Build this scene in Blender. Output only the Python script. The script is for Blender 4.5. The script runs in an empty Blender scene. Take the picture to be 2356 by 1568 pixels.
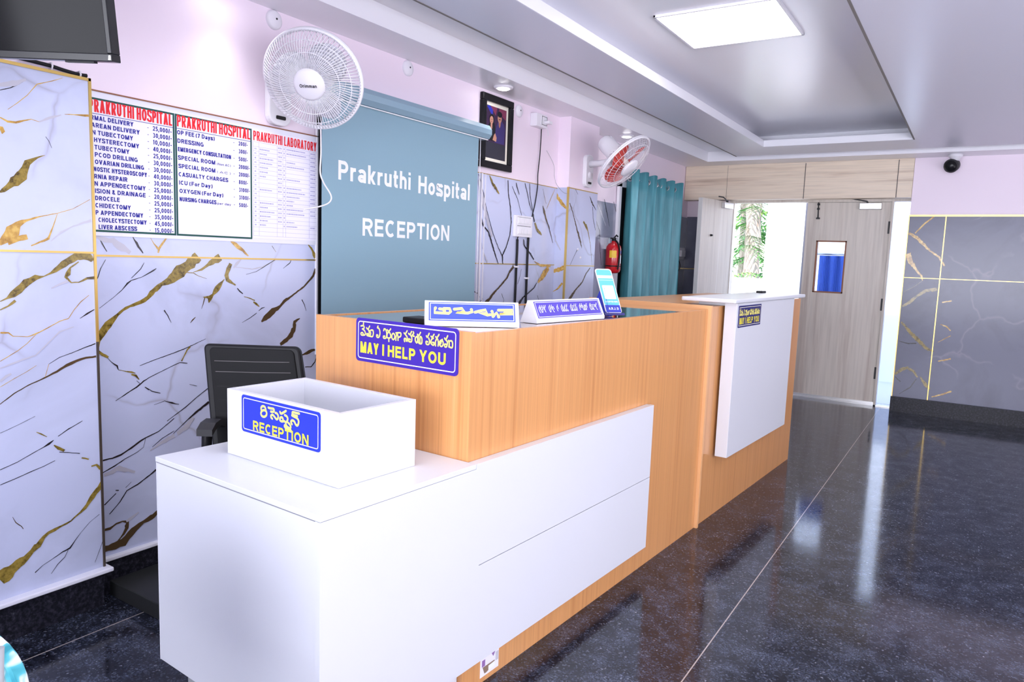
import bpy, bmesh, math, random
from mathutils import Vector, Matrix, Quaternion
random.seed(7)
SC = bpy.context.scene
COL = SC.collection
PI = math.pi

# ------------------------------------------------------------------ camera
cam_d = bpy.data.cameras.new('camera')
cam = bpy.data.objects.new('camera', cam_d); COL.objects.link(cam)
RIGHT = Vector((0.8398, 0.5411, 0.0357)); DOWN = Vector((0.0932, -0.0791, -0.9925)); FWD = Vector((-0.5347, 0.8372, -0.1158))
RIGHT.normalize(); FWD = (FWD - RIGHT*FWD.dot(RIGHT)).normalized(); DOWN = FWD.cross(RIGHT)
cam.matrix_world = Matrix(((RIGHT.x, -DOWN.x, -FWD.x, 0.0), (RIGHT.y, -DOWN.y, -FWD.y, 0.0), (RIGHT.z, -DOWN.z, -FWD.z, 1.36), (0, 0, 0, 1)))
cam_d.sensor_width = 36.0; cam_d.lens = 1655.545/2356*36.0
cam_d.clip_start = 0.05; cam_d.clip_end = 200
SC.camera = cam

# ------------------------------------------------------------------ world, sun, daylight, exposure
SC.view_settings.view_transform = 'Standard'; SC.view_settings.look = 'None'
SC.view_settings.gamma = 1.0; SC.view_settings.use_curve_mapping = False
SC.view_settings.exposure = 0.95
world = bpy.data.worlds.new('world'); SC.world = world; world.use_nodes = True
wn = world.node_tree.nodes; wl = world.node_tree.links
bg = wn['Background']; sky = wn.new('ShaderNodeTexSky')
sky.sky_type = 'NISHITA'; sky.sun_disc = False; sky.sun_elevation = math.radians(52); sky.sun_rotation = math.radians(200)
wl.new(sky.outputs['Color'], bg.inputs['Color']); bg.inputs['Strength'].default_value = 0.45

def lamp(name, kind, loc, rot, energy, color, size=None, size_y=None, spread=180):
    d = bpy.data.lights.new(name, kind); d.energy = energy; d.color = color
    if kind == 'AREA':
        d.shape = 'RECTANGLE'; d.size = size; d.size_y = size_y or size; d.spread = math.radians(spread)
    elif kind == 'SPOT':
        d.spot_size = math.radians(105); d.spot_blend = .9; d.shadow_soft_size = size or .05
    elif kind == 'SUN':
        d.angle = math.radians(.6)
    o = bpy.data.objects.new(name, d); COL.objects.link(o)
    o.location = loc; o.rotation_euler = rot
    return o
lamp('sun', 'SUN', (4, -4, 9), (math.radians(40), math.radians(14), 0), 5.0, (1, .97, .92))
# unseen daylight from behind and right, aimed up to brighten ceiling and end wall
lamp('daylight_front', 'AREA', (0.2, -3.35, 1.45), (math.radians(105), 0, 0), 80, (.88, .91, 1.0), 4.4, 2.2, 95)
lamp('daylight_side', 'AREA', (2.52, 0.4, 1.45), (0, math.radians(118), 0), 105, (.88, .90, 1.0), 2.0, 5.0, 170)
lamp('fill_side_far', 'AREA', (2.52, 5.2, 1.45), (0, math.radians(112), 0), 24, (.92, .92, 1.0), 2.0, 3.2, 150)  # added fill light, brightens the far left wall and curtain

# ------------------------------------------------------------------ materials
def mat(name, color, rough=.5, metal=0.0, spec=.5, coat=0.0, emit=None, estr=0.0, trans=0.0, ior=1.45, alpha=1.0):
    m = bpy.data.materials.new(name); m.use_nodes = True
    b = m.node_tree.nodes['Principled BSDF']
    b.inputs['Base Color'].default_value = (*color, 1); b.inputs['Roughness'].default_value = rough
    b.inputs['Metallic'].default_value = metal; b.inputs['Specular IOR Level'].default_value = spec
    b.inputs['Coat Weight'].default_value = coat; b.inputs['Coat Roughness'].default_value = .05
    b.inputs['Transmission Weight'].default_value = trans; b.inputs['IOR'].default_value = ior
    b.inputs['Alpha'].default_value = alpha
    if emit:
        b.inputs['Emission Color'].default_value = (*emit, 1); b.inputs['Emission Strength'].default_value = estr
    return m
def nodes(m):
    return m.node_tree.nodes, m.node_tree.links, m.node_tree.nodes['Principled BSDF']
def coords(m, scale=(1, 1, 1), rot=(0, 0, 0)):
    n, l, b = nodes(m)
    tc = n.new('ShaderNodeTexCoord'); mp = n.new('ShaderNodeMapping')
    mp.inputs['Scale'].default_value = scale; mp.inputs['Rotation'].default_value = rot
    l.new(tc.outputs['Object'], mp.inputs['Vector']); return mp.outputs['Vector']
def ramp(m, src, stops):
    n, l, b = nodes(m); r = n.new('ShaderNodeValToRGB')
    e = r.color_ramp.elements
    while len(e) < len(stops): e.new(.5)
    for i, (p, c) in enumerate(stops): e[i].position = p; e[i].color = (*c, 1)
    l.new(src, r.inputs['Fac']); return r.outputs['Color']
def noise(m, vec, scale, detail=3, rough=.5, dist=0.0):
    n, l, b = nodes(m); t = n.new('ShaderNodeTexNoise')
    t.inputs['Scale'].default_value = scale; t.inputs['Detail'].default_value = detail
    t.inputs['Roughness'].default_value = rough; t.inputs['Distortion'].default_value = dist
    l.new(vec, t.inputs['Vector']); return t.outputs['Fac']
def mixc(m, fac, a, b_, mode='MIX'):
    n, l, b = nodes(m); x = n.new('ShaderNodeMix'); x.data_type = 'RGBA'; x.blend_type = mode
    for s, v in ((0, fac), (6, a), (7, b_)):
        if isinstance(v, (int, float)): x.inputs[s].default_value = v
        elif isinstance(v, tuple): x.inputs[s].default_value = (*v, 1)
        else: l.new(v, x.inputs[s])
    return x.outputs[2]
def setc(m, out): nodes(m)[1].new(out, nodes(m)[2].inputs['Base Color'])
def bump(m, src, strength, dist=.01):
    n, l, b = nodes(m); u = n.new('ShaderNodeBump'); u.inputs['Strength'].default_value = strength; u.inputs['Distance'].default_value = dist
    l.new(src, u.inputs['Height']); l.new(u.outputs['Normal'], b.inputs['Normal'])

def wood(name, c_dark, c_mid, c_light, axis_scale, rough, coat=0.0):
    m = mat(name, c_mid, rough, coat=coat)
    vec = coords(m, axis_scale)
    a = noise(m, vec, 1.0, 5, .65, .15)
    col = ramp(m, a, [(.30, c_dark), (.47, c_mid), (.60, c_mid), (.74, c_light)])
    fine = ramp(m, noise(m, coords(m, tuple(5*s for s in axis_scale)), 1.0, 2), [(.35, (.86, .86, .86)), (.6, (1, 1, 1))])
    setc(m, mixc(m, .75, col, fine, 'MULTIPLY')); return m
M = {}
M['laminate'] = wood('orange_wood_laminate', (.58, .25, .085), (.70, .335, .125), (.76, .40, .17), (38, 38, .35), .28, .15)
M['laminate_edge'] = mat('orange_edge_band', (.78, .42, .19), .4)
M['door_wood'] = wood('grey_beige_door_laminate', (.48, .40, .345), (.66, .60, .53), (.74, .69, .63), (9, 9, .35), .35)
M['lintel_wood'] = wood('beige_streaked_laminate', (.60, .45, .33), (.84, .71, .56), (.92, .82, .69), (.55, .5, 13), .4)
M['door_edge'] = mat('door_edge_white', (.74, .70, .68), .5)
M['white_lam'] = mat('white_laminate', (.69, .70, .745), .32)
M['white_edge'] = mat('white_edge_band', (.74, .75, .80), .4)
M['groove'] = mat('dark_groove', (.10, .09, .09), .7)
M['pink'] = mat('pink_wall_paint', (.90, .78, .885), .42)
M['ceil'] = mat('ceiling_satin_paint', (.88, .87, .92), .26)
M['ceil_lav'] = mat('lavender_grey_ceiling', (.70, .70, .80), .30)  # border panel tone, darker than the tray ceiling
M['ceil_w'] = mat('ceiling_white_paint', (.84, .84, .90), .35)
M['shade_strip'] = mat('brown_grey_shade_strip', (.20, .18, .17), .6)  # colour of the strips that paint edge shade on the ceiling
M['gold'] = mat('gold_trim', (.62, .43, .13), .28, .75)
M['gold_reflection'] = mat('dark_gold_reflection', (.06, .045, .035), .4)  # dark reflection painted into the lower gold trim
M['vein_gold'] = mat('gold_vein', (.23, .165, .035), .16)
nz = ramp(M['vein_gold'], noise(M['vein_gold'], coords(M['vein_gold'], (1, 1, 1)), 38, 5, .7), [(.36, (.07, .045, .012)), (.47, (.22, .155, .03)), (.62, (.34, .24, .05))]); setc(M['vein_gold'], nz)
M['vein_light'] = mat('light_gold_vein', (.55, .33, .07), .16)
nz = ramp(M['vein_light'], noise(M['vein_light'], coords(M['vein_light']), 30, 4, .6), [(.36, (.34, .18, .04)), (.52, (.58, .35, .08)), (.66, (.70, .48, .14))]); setc(M['vein_light'], nz)
M['vein_black'] = mat('black_vein', (.022, .018, .022), .16)
M['vein_brown'] = mat('brown_vein', (.085, .052, .025), .16)
M['vein_grey'] = mat('grey_vein', (.50, .49, .58), .16)
def marble(name, tint, seed):
    m = mat(name, tint, .13 if tint[0] > .3 else .2, spec=.5 if tint[0] > .3 else .35)
    n, l, b = nodes(m)
    v0 = coords(m, (1, 1, 1), (0.5, 0.3, seed))
    cl = ramp(m, noise(m, v0, 1.3, 6, .55, .6), [(.36, tuple(.80*c for c in tint)), (.52, tint), (.8, tint)])
    dn = n.new('ShaderNodeTexNoise'); dn.inputs['Scale'].default_value = 1.6; dn.inputs['Detail'].default_value = 4
    l.new(v0, dn.inputs['Vector'])
    vv = n.new('ShaderNodeVectorMath'); vv.operation = 'MULTIPLY_ADD'
    vv.inputs[1].default_value = (.55, .55, .55); l.new(dn.outputs['Color'], vv.inputs[0]); l.new(v0, vv.inputs[2])
    vo = n.new('ShaderNodeTexVoronoi'); vo.feature = 'DISTANCE_TO_EDGE'; vo.inputs['Scale'].default_value = 1.25
    l.new(vv.outputs[0], vo.inputs['Vector'])
    edge = ramp(m, vo.outputs['Distance'], [(0.0, (1, 1, 1)), (.006, (.45, .45, .45)), (.018, (0, 0, 0))])
    msk = ramp(m, noise(m, v0, 2.2, 2), [(.47, (0, 0, 0)), (.58, (.5, .5, .5))])
    f = mixc(m, 1.0, edge, msk, 'MULTIPLY')
    setc(m, mixc(m, f, cl, (.30, .27, .34))); return m
M['marble'] = marble('white_marble_tile', (.57, .61, .82), 0.4)
M['marble_dim'] = marble('dimmed_marble_tile', (.32, .33, .43), 2.3)  # same marble, tinted darker for the dimmer inner wall
M['marble_shaded'] = marble('shaded_marble_tile', (.16, .165, .235), 1.7)  # same marble, tinted darker because less light reaches the end wall
def granite():
    m = mat('black_granite', (.02, .02, .025), .13, spec=.5)
    n, l, b = nodes(m)
    vec = coords(m)
    vo = n.new('ShaderNodeTexVoronoi'); vo.inputs['Scale'].default_value = 150; l.new(vec, vo.inputs['Vector'])
    base = ramp(m, noise(m, vec, 9, 8, .72), [(.36, (.006, .006, .011)), (.50, (.020, .023, .038)), (.66, (.058, .068, .105))])
    sep = n.new('ShaderNodeSeparateColor'); l.new(vo.outputs['Color'], sep.inputs[0])
    spk = ramp(m, sep.outputs[0], [(.70, (0, 0, 0)), (.86, (.022, .027, .042)), (.985, (.055, .062, .085)), (1.0, (.16, .16, .19))])
    c1 = mixc(m, 1.0, base, spk, 'ADD')
    fine = ramp(m, noise(m, vec, 160, 2), [(.40, (.45, .45, .45)), (.6, (1.25, 1.25, 1.25))])
    c2 = mixc(m, 1.0, c1, fine, 'MULTIPLY')
    sx = n.new('ShaderNodeSeparateXYZ'); tc = n.new('ShaderNodeTexCoord'); l.new(tc.outputs['Object'], sx.inputs[0])
    def line(axis, off, period, half):
        a = n.new('ShaderNodeMath'); a.operation = 'ADD'; a.inputs[1].default_value = -off + 50*period; l.new(sx.outputs[axis], a.inputs[0])
        q = n.new('ShaderNodeMath'); q.operation = 'PINGPONG'; q.inputs[1].default_value = period/2; l.new(a.outputs[0], q.inputs[0])
        c = n.new('ShaderNodeMath'); c.operation = 'LESS_THAN'; c.inputs[1].default_value = half; l.new(q.outputs[0], c.inputs[0])
        return c.outputs[0]
    c3 = mixc(m, line(0, -.69, 1.8, .0022), c2, (.40, .34, .32))
    c4 = mixc(m, line(1, 3.12, 2.4, .0012), c3, (.10, .10, .12))
    setc(m, c4)
    rr = ramp(m, noise(m, vec, 60, 3, .7), [(.35, (.06, .06, .06)), (.7, (.17, .17, .17))])
    l.new(rr, b.inputs['Roughness']); return m
M['granite'] = granite()
M['skirting'] = mat('black_skirting_stone', (.014, .014, .02), .3, spec=.2)
spk = ramp(M['skirting'], noise(M['skirting'], coords(M['skirting']), 70, 5, .75), [(.45, (.008, .008, .012)), (.62, (.03, .03, .045)), (.78, (.10, .10, .12))]); setc(M['skirting'], spk)
M['platform'] = mat('dark_platform_stone', (.018, .019, .020), .4)
M['ledge'] = mat('white_marble_lip', (.80, .80, .90), .2)
M['black'] = mat('black_plastic', (.009, .009, .011), .45, spec=.25)
M['black_gloss'] = mat('black_gloss', (.010, .010, .012), .25, spec=.25)
M['screen'] = mat('tv_screen_glass', (.010, .010, .011), .10, spec=.07)
M['white'] = mat('white_plastic', (.84, .82, .88), .35)
M['white_soft'] = mat('white_plastic_matt', (.80, .80, .84), .5)
M['grey'] = mat('grey_plastic', (.35, .36, .38), .5)
M['dgrey'] = mat('dark_grey_plastic', (.03, .03, .033), .5)
M['steel'] = mat('brushed_steel', (.62, .62, .63), .32, 1.0)
M['blind'] = mat('teal_grey_blind_fabric', (.25, .40, .49), .65)
M['blind_roll'] = mat('blind_cassette', (.28, .42, .52), .35)
M['lamp'] = mat('led_diffuser', (1, 1, 1), .5, emit=(1, .985, .98), estr=6.5)
M['down'] = mat('downlight_glow', (1, 1, 1), .5, emit=(1, .985, .98), estr=12.0)
M['sign_blue'] = mat('royal_blue_sign', (.016, .035, .52), .3)
M['sign_violet'] = mat('violet_blue_sign', (.045, .016, .34), .3)
M['sign_navy'] = mat('navy_sign', (.016, .014, .15), .3)
M['sign_pale'] = mat('blue_name_plate', (.055, .085, .50), .3)
M['sign_pale2'] = mat('violet_name_plate', (.10, .07, .48), .3)
M['yellow'] = mat('yellow_lettering', (.86, .75, .05), .4)
M['cream'] = mat('cream_lettering', (.80, .72, .20), .4)
M['ivory'] = mat('ivory_line', (.88, .82, .62), .4)
M['letter_white'] = mat('white_lettering', (.88, .90, .92), .5)
M['red_text'] = mat('red_lettering', (.80, .012, .02), .5)
M['blue_text'] = mat('navy_lettering', (.012, .012, .27), .5)
M['pale_text'] = mat('faint_violet_print', (.42, .40, .66), .5)
M['green'] = mat('dark_green_border', (.006, .075, .06), .5)
M['board'] = mat('white_board_print', (.86, .84, .95), .35)
M['board_brown'] = mat('brown_board_edge', (.26, .10, .05), .5)
M['red'] = mat('fire_red_paint', (.56, .012, .018), .22, coat=.3)
M['label_yellow'] = mat('yellow_label', (.90, .58, .04), .4)
M['fan_red'] = mat('red_fan_blade', (.74, .075, .06), .3)
M['fan_white'] = mat('fan_white', (.84, .83, .88), .35)
M['leather'] = mat('black_mesh_fabric', (.010, .010, .011), .6, spec=.2)
M['seam'] = mat('grey_stitching', (.13, .12, .12), .6)
M['door_glass'] = mat('door_pane_glass', (.75, .85, 1.0), .04, trans=1.0, ior=1.02)
M['counter_glass'] = mat('glass_counter_top', (.24, .13, .065), .03, spec=.9, coat=1.0)
M['mat_white'] = mat('photo_mount', (.86, .82, .70), .5)
M['outdoor_white'] = mat('outdoor_white_paint', (.85, .85, .86), .7)
M['outdoor_ground'] = mat('outdoor_paving', (.62, .61, .60), .7)
M['trunk'] = mat('palm_trunk', (.42, .33, .27), .85)
tr = ramp(M['trunk'], noise(M['trunk'], coords(M['trunk'], (6, 6, 1.2)), 3, 5, .7), [(.35, (.28, .20, .16)), (.55, (.46, .37, .31)), (.7, (.58, .49, .43))]); setc(M['trunk'], tr)
M['leaf'] = mat('palm_leaf', (.10, .30, .06), .5)
lf = ramp(M['leaf'], noise(M['leaf'], coords(M['leaf']), 4, 3), [(.35, (.035, .14, .03)), (.55, (.12, .36, .07)), (.72, (.34, .55, .10))]); setc(M['leaf'], lf)
M['added_blue_cloth'] = mat('added_blue_cloth', (.07, .16, .62), .6)
M['column_shaded'] = mat('shade_tinted_column', (.26, .26, .28), .6)  # white porch column tinted grey, its shade put into the colour
M['teal_board'] = mat('teal_outdoor_board', (.10, .55, .42), .7)
def curtain_mat():
    m = mat('teal_satin_curtain', (.06, .22, .27), .33, spec=.6)
    c = ramp(m, noise(m, coords(m, (1, 18, .9)), 2.2, 3), [(.3, (.06, .25, .30)), (.55, (.10, .36, .42)), (.75, (.19, .47, .55))]); setc(m, c); return m
M['curtain'] = curtain_mat()
def print_mat():
    m = mat('teal_floral_print', (.4, .7, .75), .6)
    n, l, b = nodes(m)
    c = ramp(m, noise(m, coords(m), 11, 2, .5, 1.4), [(.36, (.03, .30, .38)), (.45, (.10, .52, .60)), (.50, (.78, .84, .84)), (.57, (.80, .85, .86)), (.63, (.06, .33, .62))]); setc(m, c); return m
M['print'] = print_mat()
# ------------------------------------------------------------------ helpers
class F:
    """a local frame: origin o, axes a (right), b (up), n (out of the surface)"""
    def __init__(s, o, a, b):
        s.o = Vector(o); s.a = Vector(a).normalized(); s.b = Vector(b).normalized(); s.n = s.a.cross(s.b)
    def p(s, x, y, z=0.0): return s.o + s.a*x + s.b*y + s.n*z
    def at(s, x, y, z=0.0):
        g = F(s.p(x, y, z), s.a, s.b); return g
WORLD = F((0, 0, 0), (1, 0, 0), (0, 1, 0))
class MB:
    def __init__(s): s.v = []; s.f = []; s.m = []; s.sm = []
    def face(s, pts, m=0, smooth=False):
        k = len(s.v); s.v += [Vector(p) for p in pts]; s.f.append(tuple(range(k, k+len(pts)))); s.m.append(m); s.sm.append(smooth)
    def box(s, fr, x0, x1, y0, y1, z0, z1, m=0):
        k = len(s.v)
        s.v += [fr.p(x, y, z) for z in (z0, z1) for (x, y) in ((x0, y0), (x1, y0), (x1, y1), (x0, y1))]
        for q in ((3, 2, 1, 0), (4, 5, 6, 7), (0, 1, 5, 4), (1, 2, 6, 5), (2, 3, 7, 6), (3, 0, 4, 7)):
            s.f.append(tuple(k+i for i in q)); s.m.append(m); s.sm.append(False)
        return s
    def prism(s, fr, pts, z0, z1, m=0, mcap=None):
        """polygon pts (counter-clockwise in the frame) extruded along n"""
        k = len(s.v); n = len(pts)
        s.v += [fr.p(x, y, z0) for x, y in pts] + [fr.p(x, y, z1) for x, y in pts]
        s.f.append(tuple(range(k+n-1, k-1, -1))); s.f.append(tuple(range(k+n, k+2*n)))
        s.m += [m, m if mcap is None else mcap]; s.sm += [False, False]
        for i in range(n):
            j = (i+1) % n; s.f.append((k+i, k+j, k+n+j, k+n+i)); s.m.append(m); s.sm.append(False)
        return s
    def lathe(s, fr, prof, n=32, m=0, cap=True, smooth=True):
        """prof: (radius, height along n)"""
        k = len(s.v)
        for r, h in prof:
            s.v += [fr.p(r*math.cos(2*PI*i/n), r*math.sin(2*PI*i/n), h) for i in range(n)]
        for j in range(len(prof)-1):
            for i in range(n):
                a, b = k+j*n+i, k+j*n+(i+1) % n
                s.f.append((a, b, b+n, a+n)); s.m.append(m); s.sm.append(smooth)
        if cap:
            s.f.append(tuple(range(k+n-1, k-1, -1))); e = k+(len(prof)-1)*n; s.f.append(tuple(range(e, e+n))); s.m += [m, m]; s.sm += [False, False]
        return s
    def tube(s, path, r, n=8, m=0, closed=False, radii=None):
        P = [Vector(p) for p in path]; k = len(s.v); L = len(P); up = None
        for i, p in enumerate(P):
            if closed: t = P[(i+1) % L]-P[i-1]
            else: t = P[min(i+1, L-1)]-P[max(i-1, 0)]
            t.normalize()
            if up is None:
                up = Vector((0, 0, 1)) if abs(t.z) < .9 else Vector((1, 0, 0))
            x = up-t*up.dot(t); x.normalize(); y = t.cross(x); up = x
            rr = radii[i] if radii else r
            s.v += [p+x*(rr*math.cos(2*PI*q/n))+y*(rr*math.sin(2*PI*q/n)) for q in range(n)]
        for i in range(L if closed else L-1):
            for q in range(n):
                a = k+i*n+q; b = k+i*n+(q+1) % n; c = k+((i+1) % L)*n+(q+1) % n; d = k+((i+1) % L)*n+q
                s.f.append((a, b, c, d)); s.m.append(m); s.sm.append(True)
        if not closed:
            s.f.append(tuple(range(k+n-1, k-1, -1))); e = k+(L-1)*n; s.f.append(tuple(range(e, e+n))); s.m += [m, m]; s.sm += [False, False]
        return s
    def rpoly(s, fr, x0, x1, y0, y1, r, z0, z1, m=0, seg=6):
        s.prism(fr, rrect(x0, x1, y0, y1, r, seg), z0, z1, m); return s
    def ring(s, fr, outer, inner, z, m=0):
        n = len(outer)
        for i in range(n):
            j = (i+1) % n
            s.face([fr.p(*outer[i], z), fr.p(*outer[j], z), fr.p(*inner[j], z), fr.p(*inner[i], z)], m)
        return s
    def stroke(s, fr, pts, w, z, m=0, cap=True):
        """flat pen stroke with round ends through (x, y[, w]) points"""
        P = [(p[0], p[1], p[2] if len(p) > 2 else w) for p in pts]
        n = len(P); L = []; Rr = []
        for i in range(n):
            a = P[max(i-1, 0)]; b = P[min(i+1, n-1)]
            dx, dy = b[0]-a[0], b[1]-a[1]; d = math.hypot(dx, dy) or 1e-6
            nx, ny = -dy/d, dx/d; h = P[i][2]/2
            L.append((P[i][0]+nx*h, P[i][1]+ny*h)); Rr.append((P[i][0]-nx*h, P[i][1]-ny*h))
        for i in range(n-1):
            s.face([fr.p(*Rr[i], z), fr.p(*Rr[i+1], z), fr.p(*L[i+1], z), fr.p(*L[i], z)], m)
        if cap:
            for e in (0, n-1):
                s.face([fr.p(P[e][0]+P[e][2]/2*math.cos(2*PI*q/10), P[e][1]+P[e][2]/2*math.sin(2*PI*q/10), z+(1e-5 if e else 2e-5)) for q in range(10)], m)
        return s
    def text(s, fr, string, x, y, w, h, z, m=0, bold=.18):
        """sans lettering, cap height h on baseline y, filling the width w; bold = pen weight over cap height"""
        st = bold*h; gap, units, lay = .13, 0.0, []
        tot = 0.0
        for c in string: tot += (.30 if c == ' ' else GW.get(c, .6)+gap)
        kx = w/(tot-gap); hx = st/2/kx; hy = bold/2; cx = 0.0
        for c in string:
            if c == ' ': cx += .30; continue
            for it in glyph(c, hx, hy):
                z += 2.5e-5
                if it[0] == 'D':
                    x0, y0, x1, y1 = it[1:]; t = hx*(1.0 if x0 == x1 else 1.12)
                    s.face([fr.p(x+(cx+u)*kx, y+v*h, z) for u, v in ((x0-t, y0), (x0+t, y0), (x1+t, y1), (x1-t, y1))], m)
                elif it[0] == 'H':
                    s.face([fr.p(x+(cx+u)*kx, y+v*h, z) for u, v in ((it[1], it[3]-hy*.95), (it[2], it[3]-hy*.95), (it[2], it[3]+hy*.95), (it[1], it[3]+hy*.95))], m)
                else:
                    s.stroke(fr, [(x+(cx+u)*kx, y+v*h) for u, v in it[1]], st, z, m, cap=False)
            cx += GW.get(c, .6)+gap
        return s
    def build(s, name, mats, parent=None, bevel=0.0, seg=2, smooth_angle=None, origin=None):
        me = bpy.data.meshes.new(name)
        if parent is not None: org = parent_origin(parent)
        elif origin is not None: org = Vector(origin)
        else: org = Vector((0, 0, 0))
        me.from_pydata([v-org for v in s.v], [], s.f)
        for q in (mats if isinstance(mats, (list, tuple)) else [mats]): me.materials.append(q if not isinstance(q, str) else M[q])
        for i, p in enumerate(me.polygons): p.material_index = s.m[i]; p.use_smooth = s.sm[i]
        me.validate()
        o = bpy.data.objects.new(name, me); COL.objects.link(o)
        if parent is not None: o.parent = parent; ORG[o.name] = org
        else: o.location = org; ORG[o.name] = org
        if bevel:
            b = o.modifiers.new('bevel', 'BEVEL'); b.width = bevel; b.segments = seg; b.limit_method = 'ANGLE'; b.angle_limit = math.radians(40)
        return o
ORG = {}
def parent_origin(p): return ORG[p.name]
def rrect(x0, x1, y0, y1, r, seg=6):
    out = []
    for cx, cy, a in ((x1-r, y0+r, -90), (x1-r, y1-r, 0), (x0+r, y1-r, 90), (x0+r, y0+r, 180)):
        for i in range(seg+1):
            t = math.radians(a+90*i/seg); out.append((cx+r*math.cos(t), cy+r*math.sin(t)))
    return out
GW = dict(zip('ABCDEFGHIJKLMNOPQRSTUVWXYZ', (.72, .64, .68, .68, .58, .55, .72, .66, .19, .5, .66, .54, .82, .68, .74, .62, .74, .66, .62, .60, .66, .70, .96, .68, .68, .6)))
GW.update(dict(zip('0123456789', (.56, .34, .54, .54, .58, .54, .55, .52, .55, .55))))
GW.update({',': .18, '.': .18, '/': .32, '-': .32, '(': .28, ')': .28, '&': .66, 'a': .54, 'r': .36, 'k': .52, 'u': .52, 't': .34, 'h': .52, 'i': .18, 'o': .56, 's': .5, 'p': .56, 'l': .18, 'n': .52, 'e': .54, 'd': .56, 'y': .52, 'm': .8, 'c': .5, 'b': .56, 'F': .55})
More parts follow.
